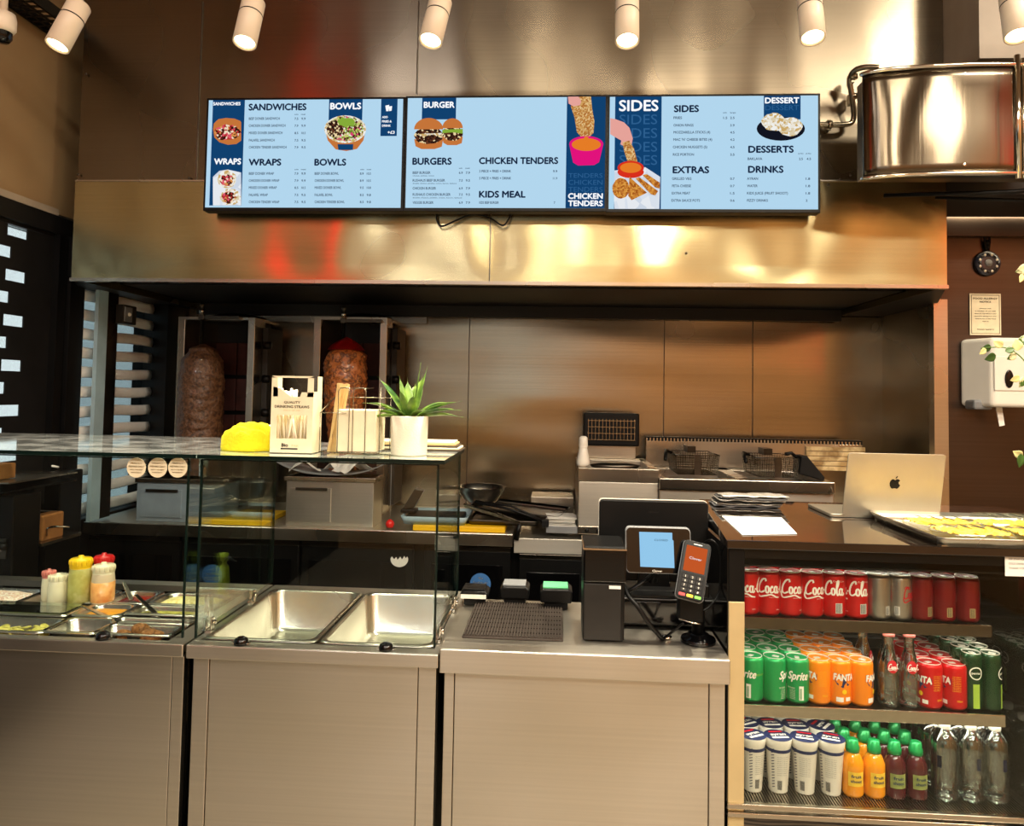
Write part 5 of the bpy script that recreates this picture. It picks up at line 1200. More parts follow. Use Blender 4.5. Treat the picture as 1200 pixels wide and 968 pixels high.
# monitor seen from behind
ym = 2.26; a, c = at(702, 640, ym), at(832, 590, ym-.02); w = c.x-a.x; h = .235
mo = thing('till_monitor', 'large black till monitor turned away, seen from behind', 'monitor', ((a.x+c.x)/2, ym, zdr))
zt = c.z-zdr
pts = [(x, 0, z+zt-h/2) for x, z in rrect(w, h, .012)]
MB().prism(pts, (0, .022, 0)).build('back_shell', 'black', mo, bevel=.003); 
MB().prism([(x, .022, z+zt-h/2) for x, z in rrect(w+.003, h+.003, .013)], (0, .006, 0)).build('silver_edge', 'white_plastic', mo)
MB().prism([(x, .028, z+zt-h/2) for x, z in rrect(w-.01, h-.01, .012)], (0, .002, 0)).build('screen', 'screen_blue' if False else 'black_gloss', mo)
MB().text('clover', lambda x, z: (x, -.0006, z), w=.03, h=.006, x=0, y=zt-.035, align='c').build('lettering', 'dark_grey', mo)
MB().prism([(-.05, -.002, 0), (.05, -.002, 0), (.035, -.002, max(.05, zt-h*.7)), (-.035, -.002, max(.05, zt-h*.7))], (0, -.012, 0)).box(-.09, .09, -.06, .06, 0, .008).build('stand', 'black', mo, bevel=.003)
# customer display
yc_ = 2.05; a, c = at(733, 670, yc_), at(810, 620, yc_); w = c.x-a.x; h = c.z-a.z
cdp = thing('customer_display', 'small customer facing tablet display with a pale blue page', 'display', ((a.x+c.x)/2, yc_, (a.z+c.z)/2-.0))
def tl(x, y, z): return (x, y+.20*z, z)
MB().prism([tl(x, .0, z) for x, z in rrect(w, h, .012)], (0, .018, 0)).build('shell', 'grey', cdp, bevel=.002)
MB().prism([tl(x, -.0012, z) for x, z in rrect(w-.004, h-.005, .011)], (0, .0016, 0)).build('black_glass', 'black_gloss', cdp)
glow('display_blue', (150, 204, 240), .95)
a2, c2 = at(749, 663, yc_), at(790, 625, yc_); X0, X1, Z0, Z1 = a2.x-cdp.location.x, c2.x-cdp.location.x, a2.z-cdp.location.z, c2.z-cdp.location.z
MB().add([tl(X0+.002, -.002, Z0), tl(X1, -.002, Z0-.001), tl(X1-.001, -.002, Z1-.02), tl(X1-.004, -.002, Z1-.018), tl(X1-.004, -.002, Z1), tl(X0, -.002, Z1)], [(0, 1, 2, 3, 4, 5)]).build('lit_page', 'display_blue', cdp)
MB().text('CLOSED', lambda x, z: tl(x, -.0026, z), w=.036, h=.005, x=(X0+X1)/2+.012, y=Z1-.022, align='c').build('page_lettering', 'screen_ink', cdp)
MB().text('Clover', lambda x, z: tl(x, -.0026, z), w=.026, h=.005, x=-.004, y=-h/2+.0052, align='c').build('maker_lettering', 'white_plastic', cdp)
sd = MB(); zz = zdr-cdp.location.z
MB().tube([(0, .02, -h*.1), (0, .07, -h*.45), (0, .11, max(zz, -h*.9))], .014, 12).box(-.06, .06, .10, .17, zz, zz+.006).build('stand_arm', 'black', cdp)
# card terminal
yt = 1.99; pc_ = at(813, 668, yt)
ct_ = thing('card_terminal', 'black card payment terminal with an orange screen, tilted on its stand', 'card terminal', pc_)
W_, H_ = .070, .150
RT = Matrix.Rotation(math.radians(14), 3, 'Y') @ Matrix.Rotation(math.radians(-24), 3, 'X') @ Matrix.Rotation(math.radians(-8), 3, 'Z')
def tm(x, y, z): return tuple(RT @ Vector((x, y, z)))
def slab(nm, x0, x1, z0, z1, y0, y1, m_, r=.006, bevel=0):
    pts = [tm(x+(x0+x1)/2, y0, z+(z0+z1)/2) for x, z in rrect(x1-x0, z1-z0, r)]; return MB().prism(pts, RT @ Vector((0, y1-y0, 0))).build(nm, m_, ct_, bevel=bevel)
slab('body', -W_/2, W_/2, -H_/2, H_/2, 0, .028, 'black', .010, .002)
slab('silver_frame', -W_/2-.0012, W_/2+.0012, -H_/2-.0012, H_/2+.0012, .010, .018, 'grey', .011)
slab('screen', -W_/2+.008, W_/2-.008, -.006, H_/2-.014, -.0008, 0, 'screen_orange', .002)
MB().text('Clover', lambda x, z: tm(x, -.0014, z), w=.032, h=.007, x=0, y=.026, align='c').build('screen_lettering', 'screen_white', ct_)
slab('keypad', -W_/2+.004, W_/2-.004, -H_/2+.004, -.010, -.0008, 0, 'black_matt', .003)
for r_ in range(4):
    for c_ in range(3):
        x = -.018+.018*c_; z = -.020-.0115*r_; slab('key', x-.0065, x+.0065, z-.004, z+.004, -.0028, -.0008, 'dark_grey', .0015)
        MB().text(['123', '456', '789', '*0#'][r_][c_], lambda X, Z: tm(X, -.0031, Z), h=.0055, x=x, y=z-.0027, align='c', bold=.03).build('key_number', 'white_plastic', ct_)
plain('key_green', (110, 200, 60), .4)
for c_, m_ in enumerate(('red_plastic', 'yellow_plastic', 'key_green')):
    x = -.020+.020*c_; slab('function_key', x-.008, x+.008, -.0705, -.0635, -.0028, -.0008, m_, .002)
slab('speaker_bar', -.010, .012, H_/2-.009, H_/2-.007, -.001, 0, 'white_plastic', .0008)
# terminal stand
pb_ = Q(818, 752); ts = thing('terminal_stand', 'black pole stand with a round base under the card terminal', 'stand', (pb_.x, pb_.y, ZR))
rb = .046; MB().lathe([(0, 0), (rb, 0), (rb, .008), (rb*.96, .012), (.03, .013), (.028, .022), (.019, .024), (0, .024)], seg=40).build('round_base', 'black_gloss', ts)
zt = pc_.z-ZR
MB().cyl((0, 0, .02), (0, .0, zt-.055), .017, seg=24).build('pole', 'black', ts)
MB().box(-.058, .006, -.045, .0, .065, .135).build('holder_box', 'black', ts, bevel=.005); MB().tube([(-.058, -.046, .072), (-.02, -.047, .062), (.004, -.047, .060)], .0016).build('silver_lip', 'chrome', ts)
MB().box(-.022, .026, -.02, .03, zt-.085, zt-.05).build('cradle', 'black', ts, bevel=.004)
def cable(nm, lab, pts, r, Yd=2.06, m_='black'):
    P_ = [at(x, y, Yd+dy) for x, y, dy in pts]; o = MB().tube([q-P_[0] for q in spline(P_, 6)], r, 8).build(nm, m_, loc=P_[0]); tag(o, lab, 'cable'); return o
cable('black_cable', 'thick black cable dropping from the printer to the silver plug', [(731, 686, .0), (737, 699, -.02), (748, 712, -.03), (760, 730, -.03), (772, 744, -.02), (777, 749, .0)], .006)
cable('black_cable', 'short black cable rising behind the customer display', [(731, 694, .0), (742, 690, -.01), (755, 681, .0), (764, 673, .05)], .0055)
cable('black_cable', 'long thin black cable looping around the right of the card terminal', [(824, 640, .04), (828, 634, .02), (836, 634, .0), (843, 645, .0), (845, 665, .0), (842, 695, .0), (832, 710, -.02), (824, 716, -.03)], .0028)
cable('black_cable', 'short black cable from the silver plug to the terminal stand', [(777, 749, .0), (786, 742, -.03), (796, 734, -.05), (801, 731, -.06)], .0035)
o = MB().ball((0, 0, 0), .012, 12, 8, (1.3, 1, .5)).build('silver_plug', 'chrome', loc=Q(781, 749, ZR)+Vector((0, 0, .006))); tag(o, 'small silver plug lying on the till counter', 'plug')
# ============================================================ drinks display fridge
XF0, YFF, ZFT = .441, 1.985, 1.203
XF1 = 1.54
fr_ = thing('display_fridge', 'black glass fronted drinks display fridge at the right end of the counter', 'display fridge', (XF0, YFF, 0))
def fb(x0, x1, y0, y1, z0, z1): return (x0-XF0, x1-XF0, y0-YFF, y1-YFF, z0, z1)
xi = at(872, 800, YFF).x
MB().prism([(0-.005, -.015, ZFT-.022), (XF1-XF0, -.015, ZFT-.022), (XF1-XF0, .745, ZFT-.022), (.067, .745, ZFT-.022)], (0, 0, .022)).build('top_slab', 'fridge_top' if 'fridge_top' in M else plain('fridge_top', (26, 20, 16), .06, coat=1, vary=.3, scale=6), fr_, bevel=.002)
MB().box(*fb(XF0, XF0+.010, YFF, YFF+.74, 0, ZFT-.022)).build('left_side_panel', 'black_gloss', fr_)
MB().box(*fb(XF0+.003, xi, YFF-.004, YFF+.012, .47, 1.045)).build('left_front_post', 'trim_pale' if 'trim_pale' in M else plain('trim_pale', (206, 186, 140), .35, .4, vary=.05), fr_, bevel=.002)
MB().box(*fb(XF0+.003, xi, YFF-.004, YFF+.012, 1.045, ZFT-.022)).build('left_upper_post', 'black', fr_, bevel=.002)
MB().box(*fb(XF0+.01, XF1, YFF+.70, YFF+.735, .45, ZFT-.022)).build('back_wall', 'dark_grey', fr_)
m = MB()
for k in range(16): m.box(*fb(XF0+.02, XF1-.02, YFF+.694, YFF+.70, .5+k*.042, .508+k*.042))
m.build('rear_vents', 'grey', fr_)
MB().box(*fb(XF1-.012, XF1, YFF, YFF+.74, 0, ZFT-.022)).build('right_side_panel', 'black_gloss', fr_)
MB().box(*fb(XF0+.01, XF1-.012, YFF+.02, YFF+.70, 1.13, 1.135)).build('inner_ceiling', 'black', fr_)
MB().box(*fb(XF0+.01, XF1-.012, YFF+.0, YFF+.016, 1.155, ZFT-.022)).build('top_header', 'black', fr_)
plain('brown_reflector', (74, 34, 20), .2, .3, vary=.15, scale=5)
a, c = at(1040, 641, YFF+.03), at(1176, 655, YFF+.03)
MB().box(*fb(a.x, XF1-.03, YFF+.02, YFF+.03, c.z, a.z)).build('brown_header_strip', 'brown_reflector', fr_)
a, c = at(872, 642, 2.5), at(963, 662, 2.5)
MB().box(*fb(a.x-.05, c.x, 2.5, 2.52, c.z, 1.13)).build('pale_reflection_strip', 'wood_light', fr_); MB().box(*fb(at(907, 650, 2.49).x, at(948, 650, 2.49).x, 2.48, 2.50, at(930, 652, 2.49).z, 1.13)).build('dark_rear_box', 'black', fr_)  # pale strip painted in for a wood-toned reflection, then the dark box
zbr = at(865, 941, YFF).z
MB().box(*fb(XF0, XF1, YFF-.012, YFF+.004, zbr-.010, zbr+.003)).box(*fb(XF0, XF1, YFF-.016, YFF+.004, zbr-.028, zbr-.016)).build('bottom_rail', 'trim_steel', fr_, bevel=.002)
def rings():
    m, t, b = nt('wavy_laminate'); tc = N(t, 'ShaderNodeTexCoord'); mp = N(t, 'ShaderNodeMapping'); mp.inputs['Scale'].default_value = (5, 1, 22)
    t.links.new(tc.outputs['Object'], mp.inputs[0]); wv = N(t, 'ShaderNodeTexWave', wave_type='RINGS'); wv.inputs['Scale'].default_value = 1.6; wv.inputs['Distortion'].default_value = 6; wv.inputs['Detail'].default_value = 3
    t.links.new(mp.outputs[0], wv.inputs['Vector']); r = N(t, 'ShaderNodeValToRGB'); r.color_ramp.elements[0].color = srgb(18, 15, 12); r.color_ramp.elements[1].color = srgb(84, 74, 62)
    t.links.new(wv.outputs['Fac'], r.inputs[0]); t.links.new(r.outputs[0], b.inputs['Base Color']); b.inputs['Roughness'].default_value = .3
rings()
MB().box(*fb(XF0+.0, XF1, YFF+.0, YFF+.02, .05, zbr-.03)).build('base_panel', 'wavy_laminate', fr_)
pk_ = at(1149, 958, YFF-.02); MB().prism([(pk_.x-XF0+.04*math.cos(PI+PI*i/12), -.022, zbr-.028+.018*math.sin(PI+PI*i/12)) for i in range(13)], (0, .012, 0)).build('half_round_pull', 'trim_pale', fr_)
xse1, xse2 = at(1160, 738, 2.05).x, at(1176, 842, 2.05).x
YSH = 2.045
zs1 = at(900, 723.5, YSH).z; zs2 = at(900, 826, YSH).z; zs3 = at(960, 928, YSH+.03).z
m_sg = 'glass'
for nm, z, xe in (('upper_shelf', zs1, xse1), ('middle_shelf', zs2, xse2)):
    MB().box(*fb(xi+.002, xe, YSH, YSH+.50, z-.008, z)).build(nm, 'dark_steel', fr_); MB().box(*fb(xi+.002, xe, YSH-.006, YSH, z-.030, z+.001)).build('shelf_rail', 'drum_steel' if nm == 'upper_shelf' else 'trim_steel', fr_, bevel=.002)
m = MB()
for k in range(110):
    x = xi+.004+(1.27-xi)*k/110; m.prism([(x-XF0, .012, zs3-.004), (x-XF0+.0035, .012, zs3-.004), (x-XF0+.0035, .55, zs3-.004), (x-XF0, .55, zs3-.004)], (0, 0, .004))
gf = m.build('grille_floor', 'trim_steel', fr_); gf['kind'] = 'stuff'
MB().box(*fb(xi, XF1-.02, YFF+.008, YFF+.68, zs3-.03, zs3-.008)).build('floor_tray', 'black', fr_)
MB().box(*fb(xse2+.05, xse2+.056, YFF+.02, YFF+.68, .5, 1.13)).build('inner_glass_divider', 'clear_plastic', fr_)
g_ = MB().box(*fb(xi, XF1-.012, YFF-.003, YFF+.003, zbr+.004, ZFT-.024)).build('front_glass', 'fridge_glass', fr_)
p = at(1178, 644, YFF-.006); q = at(1206, 676, YFF-.006)
wl_ = thing('paper_label', 'small white printed label stuck on the upper right of the fridge glass', 'label', ((p.x+q.x)/2, YFF-.0045, (p.z+q.z)/2)); w, h = q.x-p.x, p.z-q.z
MB().box(-w/2, w/2, 0, .001, -h/2, h/2).build('sheet', 'white_paper', wl_); m = MB()
for k, s in enumerate(('PLEASE', 'ASK STAFF FOR', 'COLD DRINKS', 'THANK YOU')): m.text(s, lambda x, z: (x, -.0004, z), w=w*(.3 if k in (0,) else .7), h=h*.07, x=0, y=h*.28-k*h*.17, align='c')
m.build('lettering', 'ink', wl_)
ld = bpy.data.lights.new('added_fridge_fill', 'AREA'); ld.shape = 'RECTANGLE'; ld.size = .75; ld.size_y = .02; ld.energy = 5; ld.color = (1, .93, .8)  # added lamp inside the fridge top, brightens the cans
lo = bpy.data.objects.new('added_fridge_light', ld); COL.objects.link(lo); lo.parent = fr_; lo.location = (.42, .16, 1.128)
MB().box(.04, .80, .15, .17, 1.128, 1.134).build('added_lamp_strip', 'trim_steel', fr_)
for zz_ in (zs1-.012, zs2-.012):
    l2 = ld.copy(); l2.energy = .85; lo = bpy.data.objects.new('added_fridge_light', l2); COL.objects.link(lo); lo.parent = fr_; lo.location = (.38, .072, zz_)  # added fill lamps under the shelves for the lower rows
# ---------------- cans and bottles
plain('can_red', (204, 14, 20), .3, .35, vary=.04, coat=.3); plain('can_dark_red', (120, 8, 18), .3, .35, vary=.06, coat=.3)
plain('can_green', (24, 158, 84), .3, .35, vary=.05, coat=.3); plain('can_orange', (246, 138, 14), .3, .2, vary=.04, coat=.3)
plain('can_silver', (176, 172, 164), .28, .9, vary=.04); plain('can_bottle_green', (18, 66, 32), .25, .5, vary=.1, coat=.5); plain('alu', (226, 220, 206), .32, .45, vary=.03)
plain('print_white', (240, 236, 226), .5, vary=.02); plain('print_dark', (28, 30, 40), .5); plain('print_red', (196, 26, 40), .4); plain('print_navy', (34, 44, 84), .5); plain('print_lime', (160, 196, 70), .5)
def cyl_map(r, a0=0, off=.0006): return lambda x, z: ((r+off)*math.sin(x/r+a0), -(r+off)*math.cos(x/r+a0), z)
def stroke_text(m, strokes, fn, sx, sz, x0, z0, w):
    for s_ in strokes:
        P_ = spline([(a, 0, b_) for a, b_ in s_], 5); L = []; n = len(P_)
        for i, p_ in enumerate(P_):
            d = (P_[min(i+1, n-1)]-P_[max(i-1, 0)]); d.normalize(); u = Vector((-d.z, 0, d.x)); ww = w*(.55+.75*abs(d.z))
            L += [p_-u*ww/2, p_+u*ww/2]
        m.add([fn(x0+q.x*sx, z0+q.z*sz) for q in L], [(2*i, 2*i+1, 2*i+3, 2*i+2) for i in range(n-1)])
def ring(cx, cy, rx, ry): return [(cx+rx*math.cos(PI/2+2*PI*i/8), cy+ry*math.sin(PI/2+2*PI*i/8)) for i in range(9)]
COCA = [[(.95, .82), (.86, 1.0), (.55, .92), (.22, .55), (.12, .15), (.36, -.02), (.78, .12)], [(.12, .2), (.0, -.12), (.25, -.34), (.9, -.22), (1.5, -.12), (2.1, -.30), (2.5, -.34)], ring(1.08, .24, .17, .24), [(1.22, .36), (1.40, .30)],
        [(1.70, .38), (1.58, .47), (1.42, .25), (1.50, .02), (1.78, .10)], ring(2.02, .24, .17, .23), [(2.24, .47), (2.16, .10), (2.28, .0), (2.44, .12)], [(2.44, .22), (2.62, .26)],
        [(3.42, .80), (3.34, 1.0), (3.04, .86), (2.80, .48), (2.78, .10), (3.04, -.02), (3.40, .14)], ring(3.60, .24, .17, .24), [(3.80, .16), (4.10, .70), (4.18, 1.02), (4.02, .9), (3.96, .3), (4.06, .0), (4.22, .10)], ring(4.42, .24, .17, .23), [(4.64, .47), (4.56, .10), (4.70, .0), (4.86, .14)]]
HC, RC = .116, .0312
def can(kind, r=RC, h=HC):
    t = thing('drink_can', 'can', 'can')
    body = {'cola': 'can_red', 'diet': 'can_silver', 'cherry': 'can_dark_red', 'lime': 'can_green', 'orange': 'can_orange', 'fruit': 'can_red', 'spark': 'can_bottle_green'}[kind]
    MB().lathe([(r*.72, .0015), (r*.84, .0), (r*.98, .007), (r, .011), (r, h*.90), (r*.97, h*.935), (r*.88, h*.978), (r*.855, h*.983)], seg=32, cap=True).build('body', body, t)
    MB().lathe([(r*.86, h*.982), (r*.885, h*.992), (r*.88, h), (r*.85, h), (r*.83, h*.975), (0, h*.975)], seg=32, cap=False).build('lid', 'alu', t)
    MB().box(-.006, .006, -.013, .004, h*.978, h*.99).build('ring_pull', 'alu', t, bevel=.002)
    fn = cyl_map(r); m = MB(); m2 = None
    def code(a0, z0, w, hh, mm):
        f = cyl_map(r, a0, .0005); mm.grid(lambda u, v: f(-w/2+w*u, z0+hh*v), 4, 1, False)
        d = MB(); rn = random.Random(1); x = -w/2+.001; f2 = cyl_map(r, a0, .0009)
        while x < w/2-.002: ww = rn.choice((.0005, .0009)); d.grid(lambda u, v: f2(x+ww*u, z0+.001+(hh-.002)*v), 1, 1, False); x += ww+rn.choice((.0006, .001))
        return d
    if kind == 'cola':
        stroke_text(m, COCA, fn, .0235, .036, -.031, h*.53, .15)
        m.text('ORIGINAL TASTE', cyl_map(r, .3), w=.022, h=.0022, x=-.01, y=h*.42); m.text('330ml', cyl_map(r, .6), w=.010, h=.0024, x=0, y=h*.14)
        code(2.2, h*.12, .018, .026, m).build('barcode', 'print_dark', t)
        m.text('Coca-Cola', cyl_map(r, 2.2), w=.03, h=.004, x=-.015, y=h*.82)
        m.build('script_print', 'print_white', t)
    elif kind == 'diet':
        code(.45, h*.12, .012, .022, m).build('barcode', 'print_dark', t); m.build('print_panel', 'print_white', t)
        m = MB(); m.text('diet', cyl_map(r, 1.3), w=.02, h=.01, x=-.01, y=h*.7); stroke_text(m, COCA, cyl_map(r, 1.9), .0146, .030, -.03, h*.5, .13); m.build('script_print', 'print_red', t)
    elif kind == 'cherry':
        code(.1, h*.12, .014, .024, m).build('barcode', 'print_dark', t); m.build('print_panel', 'wood_light', t)
        m = MB(); stroke_text(m, COCA, cyl_map(r, 2.2), .0146, .030, -.03, h*.5, .13); m.build('script_print', 'print_white', t)
    elif kind == 'lime':
        m.text('Sprite', fn, w=.052, h=.021, x=-.026, y=h*.55, bold=.04, shear=.25)
        m.grid(lambda u, v: cyl_map(r, .25)(-.005+.012*u, h*.10+.036*v), 2, 1, False).text('NO SUGAR', cyl_map(r, -.5), w=.018, h=.004, x=-.01, y=h*.34)
        for k in range(7): m.text('refreshing', cyl_map(r, -.42), w=.014, h=.002, x=-.008, y=h*.30-k*.0036)
        m.build('print', 'print_white', t); code(.25, h*.11, .009, .03, MB()).build('barcode', 'can_green', t)
        m = MB().text('LEMON LIME', cyl_map(r, 1.2), w=.03, h=.005, x=-.015, y=h*.6); m.build('small_print', 'print_lime', t)
    elif kind in ('orange', 'fruit'):
        P_ = [(-.026, .0), (-.018, -.014), (-.004, -.022), (.012, -.016), (.026, -.006), (.027, .010), (.01, .014), (-.01, .013), (-.026, .014)]
        m.add([fn(a, h*.62+b_-.002) for a, b_ in [(x*(1-k), z*(1-k)) for k in (0,) for x, z in P_]]+[fn(0, h*.62)], [(i, (i+1) % 9, 9) for i in range(9)])
        m.build('logo_shadow', 'print_navy', t)
        m = MB(); m.text('FANTA', cyl_map(r, 0, .0022), w=.052, h=.017, x=-.026, y=h*.58, bold=.06, shear=.05)
        m.text('ZERO', cyl_map(r, 0), w=.014, h=.004, x=-.018, y=h*.14).grid(lambda u, v: cyl_map(r, 0)(-.020+.018*u, h*.10+.012*v), 3, 1, False).grid(lambda u, v: cyl_map(r, 0)(.004+.014*u, h*.12+.010*v), 3, 1, False)
        m.build('print', 'print_white', t)
        m = MB(); 
        for k in range(9): m.text('ingredients', cyl_map(r, 1.3), w=.020, h=.0022, x=-.01, y=h*.74-k*.0045)
        m.text('330ml', cyl_map(r, 1.6), w=.014, h=.005, x=-.01, y=h*.2); m.lathe([(0, 0), (.006, 0)], c=(0, -r-.001, h*.33), axis='y', seg=14, cap=False)
        m.build('side_print', 'yellow_plastic', t)
    elif kind == 'spark':
        f = cyl_map(r, 0); n = 32
        vs = [f(q*math.cos(2*PI*i/n), h*.66+q*math.sin(2*PI*i/n)) for q in (.0135, .0165) for i in range(n)]; m.add(vs, [(i, (i+1) % n, n+(i+1) % n, n+i) for i in range(n)])
        m.text('perrier', f, w=.022, h=.0062, x=-.011, y=h*.645, bold=.04); m.build('print', 'print_white', t)
        m = MB(); m.grid(lambda u, v: f(-.008+.016*u, h*.05+h*.42*v), 3, 1, False); m.lathe([(0, 0), (.005, 0)], c=(0, -r-.001, h*.35), axis='y', seg=12, cap=False).build('lime_print', 'print_lime', t)
    return t
SH = {'top': zs1, 'middle': zs2, 'bottom': zs3}
YR = YSH+.038
def place(proto, first, px, row, shelf, rz, lab, r=RC, grp=None, dz=0, dx=0, pitch=.066):
    yy = YR+row*pitch; x = at(px, 700, YR-.02).x+dx
    if first: t = proto; t.location = (x, yy, SH[shelf]+.0005+dz); t.rotation_euler.z = rz; t['label'] = lab
    else: t = dup(proto, (x, yy, SH[shelf]+.0005+dz), rz, lab)
    if grp: t['group'] = grp
    return t
def rows(proto, pxs, rots, shelf, desc, nback, grp, backs=None, **k):
    n = len(pxs)
    for i, px in enumerate(pxs):
        o = ORD[i]
        place(proto, i == 0, px, 0, shelf, rots[i], '%s, %s from left, front row, %s shelf' % (desc, o, shelf), grp=grp, **k)
    for rr_ in range(1, nback+1):
        for i, px in enumerate(pxs):
            if backs and (rr_, i) in backs: continue
            place(proto, False, px, rr_, shelf, rots[(i+rr_) % n]+.4*rr_, '%s, %s from left, %s row, %s shelf' % (desc, ORD[i], ORD[rr_], shelf), grp=grp, **k)
ck = can('cola'); rows(ck, [878, 902.5, 928, 953.5, 979.5, 1006], [-.45, -.15, .0, .15, -2.05, -1.9], 'top', 'red cola can with white script', 2, 'red cola cans on the top shelf', backs={(2, 0), (2, 1), (2, 2), (2, 4)})
ck = can('diet'); rows(ck, [1032.5, 1057.5], [0, -1.0], 'top', 'silver cola can', 4, 'silver cola cans on the top shelf')
ck = can('cherry'); rows(ck, [1082.5, 1109, 1137], [.3, .0, -.1], 'top', 'dark red can', 2, 'dark red cans on the top shelf')
ck = can('lime'); rows(ck, [883, 909.5, 936.5], [-.75, 1.0, -.2], 'middle', 'green lemonade can', 4, 'green lemonade cans on the middle shelf')
ck = can('orange'); rows(ck, [962, 986, 1011.5], [-1.3, .1, .9], 'middle', 'orange soda can', 3, 'orange soda cans on the middle shelf')
ck = can('fruit'); rows(ck, [1092.5, 1121], [-1.1, -1.5], 'middle', 'bright red fruit soda can', 3, 'red fruit soda cans on the middle shelf')
ck = can('spark', .0255, .146); rows(ck, [1142, 1164.5], [.0, .9], 'middle', 'tall slim dark green sparkling water can', 3, 'slim green cans on the middle shelf', pitch=.056)
# glass bottles with a red badge
m, t, b = nt('bottle_glass'); b.inputs['Base Color'].default_value = (.93, .95, .93, 1); b.inputs['Transmission Weight'].default_value = 1; b.inputs['Roughness'].default_value = .02; b.inputs['IOR'].default_value = 1.25
no_ = N(t, 'ShaderNodeTexNoise'); no_.inputs['Scale'].default_value = 60; bp_ = N(t, 'ShaderNodeBump'); bp_.inputs['Strength'].default_value = .1; t.links.new(no_.outputs['Fac'], bp_.inputs['Height']); t.links.new(bp_.outputs['Normal'], b.inputs['Normal'])
def gbottle():
    t = thing('glass_bottle', '', 'bottle'); h = .192; r = .0275
    MB().lathe([(0, 0), (r*.92, 0), (r, .006), (r*.99, .03), (r*.93, .05), (r*.97, .075), (r*.90, .10), (r*.66, .125), (r*.46, .145), (r*.42, .165), (r*.5, .178), (r*.5, .184), (0, .184)], seg=28).build('bottle', 'water_plastic', t)
    MB().lathe([(0, h+.001), (r*.46, h), (r*.54, h-.008), (r*.56, h-.014), (r*.5, h-.014)], seg=21).build('crown_cap', 'pink_cap', t)
    rr_ = r*.93; f = lambda x, z: ((rr_*(1-max(0, (z-.10))*9)+.001)*math.sin(x/rr_), -(rr_*(1-max(0, (z-.10))*9)+.001)*math.cos(x/rr_), z)
    n = 20; MB().add([f(.014*math.cos(2*PI*i/n), .105+.016*math.sin(2*PI*i/n)) for i in range(n)]+[f(0, .105)], [(i, (i+1) % n, n) for i in range(n)]).build('round_badge', 'print_red', t)
    stroke = MB(); stroke_text(stroke, COCA[:9], lambda x, z: (lambda q: (q[0]*1.03, q[1]*1.03, q[2]))(f(x, z)), .008, .012, -.011, .10, .16); stroke.build('badge_script', 'print_white', t)
    return t
gb_ = gbottle()
for i, (px, rw, rz, lb) in enumerate(((1045, 0, 0, 'left clear glass bottle with a red badge on the middle shelf'), (1069, 0, -.1, 'right clear glass bottle with a red badge, beside the red fruit cans'), (1026, 1, .9, 'clear glass bottle half hidden behind the rightmost orange can'), (1056, 1, .3, 'clear glass bottle behind the gap between the two front glass bottles'))):
    place(gb_, i == 0, px, rw, 'middle', rz, lb, grp='glass bottles on the middle shelf')
# yoghurt drink cups
def cup():
    t = thing('yoghurt_cup', '', 'cup'); r, h = .0345, .140
    MB().lathe([(0, 0), (.0235, 0), (.0245, .003), (r*.93, h*.84), (r*.97, h*.86), (r, h*.93), (r*1.02, h*.975), (r, h)], seg=32).build('cup', 'white_plastic', t)
    MB().lathe([(r*1.04, h), (0, h+.001)], seg=32, cap=False).build('foil_lid', 'print_navy', t)
    f = lambda x, z: (x, -.0+z, h+.0022)
    m = MB(); m.text('ayran', lambda x, z: (x, z, h+.0022), w=.040, h=.013, x=-.02, y=-.004, bold=.04).box(-.022, .022, -.020, -.012, h+.0018, h+.0022); m.build('lid_lettering', 'print_white', t)
    m = MB(); m.box(-.018, .018, .014, .021, h+.0018, h+.0022); m.build('lid_flash', 'print_red', t)
    rr_ = lambda z: .0245+(r*.93-.0245)*z/(h*.84)+.0006
    g2 = lambda x, z, a0=0: (rr_(z)*math.sin(x/.03+a0), -rr_(z)*math.cos(x/.03+a0), z)
    MB().lathe([(rr_(h*.76), h*.76), (rr_(h*.82), h*.82)], seg=32, cap=False).build('navy_band', 'print_navy', t)
    m = MB()
    for k in range(10): m.text('ingredients milk water', lambda x, z: g2(x, z), w=.030, h=.0022, x=-.015, y=h*.68-k*.0052)
    m.build('small_print', 'grey', t)
    m = MB()
    for k in range(12): xx = -.014+k*.0011; m.grid(lambda u, v: g2(xx+.0006*u, h*.08+.024*v), 1, 1, False)
    m.build('barcode', 'ink', t)
    m = MB()
    for k in range(14): m.add([g2(-.030, h*.1+k*.0075), g2(-.022, h*.12+k*.0075), g2(-.022, h*.135+k*.0075), g2(-.030, h*.115+k*.0075)], [(0, 1, 2, 3)])
    m.build('side_stripes', 'print_navy', t)
    return t
cu_ = cup(); YR = YSH+.032; rows(cu_, [884.5, 914.5, 945.5, 976.5], [.5, .15, -.25, -.35], 'bottom', 'white and navy yoghurt drink cup', 2, 'yoghurt drink cups on the bottom shelf', pitch=.076)
def squash(liq, lb_):
    t = thing('juice_bottle', '', 'bottle'); r = .0275
    MB().lathe([(0, 0), (r*.9, 0), (r, .008), (r*.97, .03), (r*.93, .045), (r, .07), (r*.97, .085), (r*.7, .103), (r*.5, .110), (.0, .112)], seg=26).build('bottle', liq, t)
    MB().lathe([(r*.46, .108), (r*.62, .110), (r*.64, .122), (r*.55, .126), (r*.52, .140), (r*.3, .143), (0, .143)], seg=20).build('sports_cap', 'can_green', t)
    f = cyl_map(r*.955, 0, .0012); m = MB(); m.grid(lambda u, v: f(-.020+.04*u, .030+.036*v), 8, 2, False); m.build('label_print', lb_, t)
    m = MB(); m.text('fruit', cyl_map(r*.955, 0, .0022), w=.024, h=.008, x=-.012, y=.052, bold=.03).text('shoot', cyl_map(r*.955, 0, .0022), w=.026, h=.008, x=-.013, y=.040, bold=.03); m.build('label_lettering', 'print_white' if lb_ == 'can_green' else 'print_navy', t)
    return t
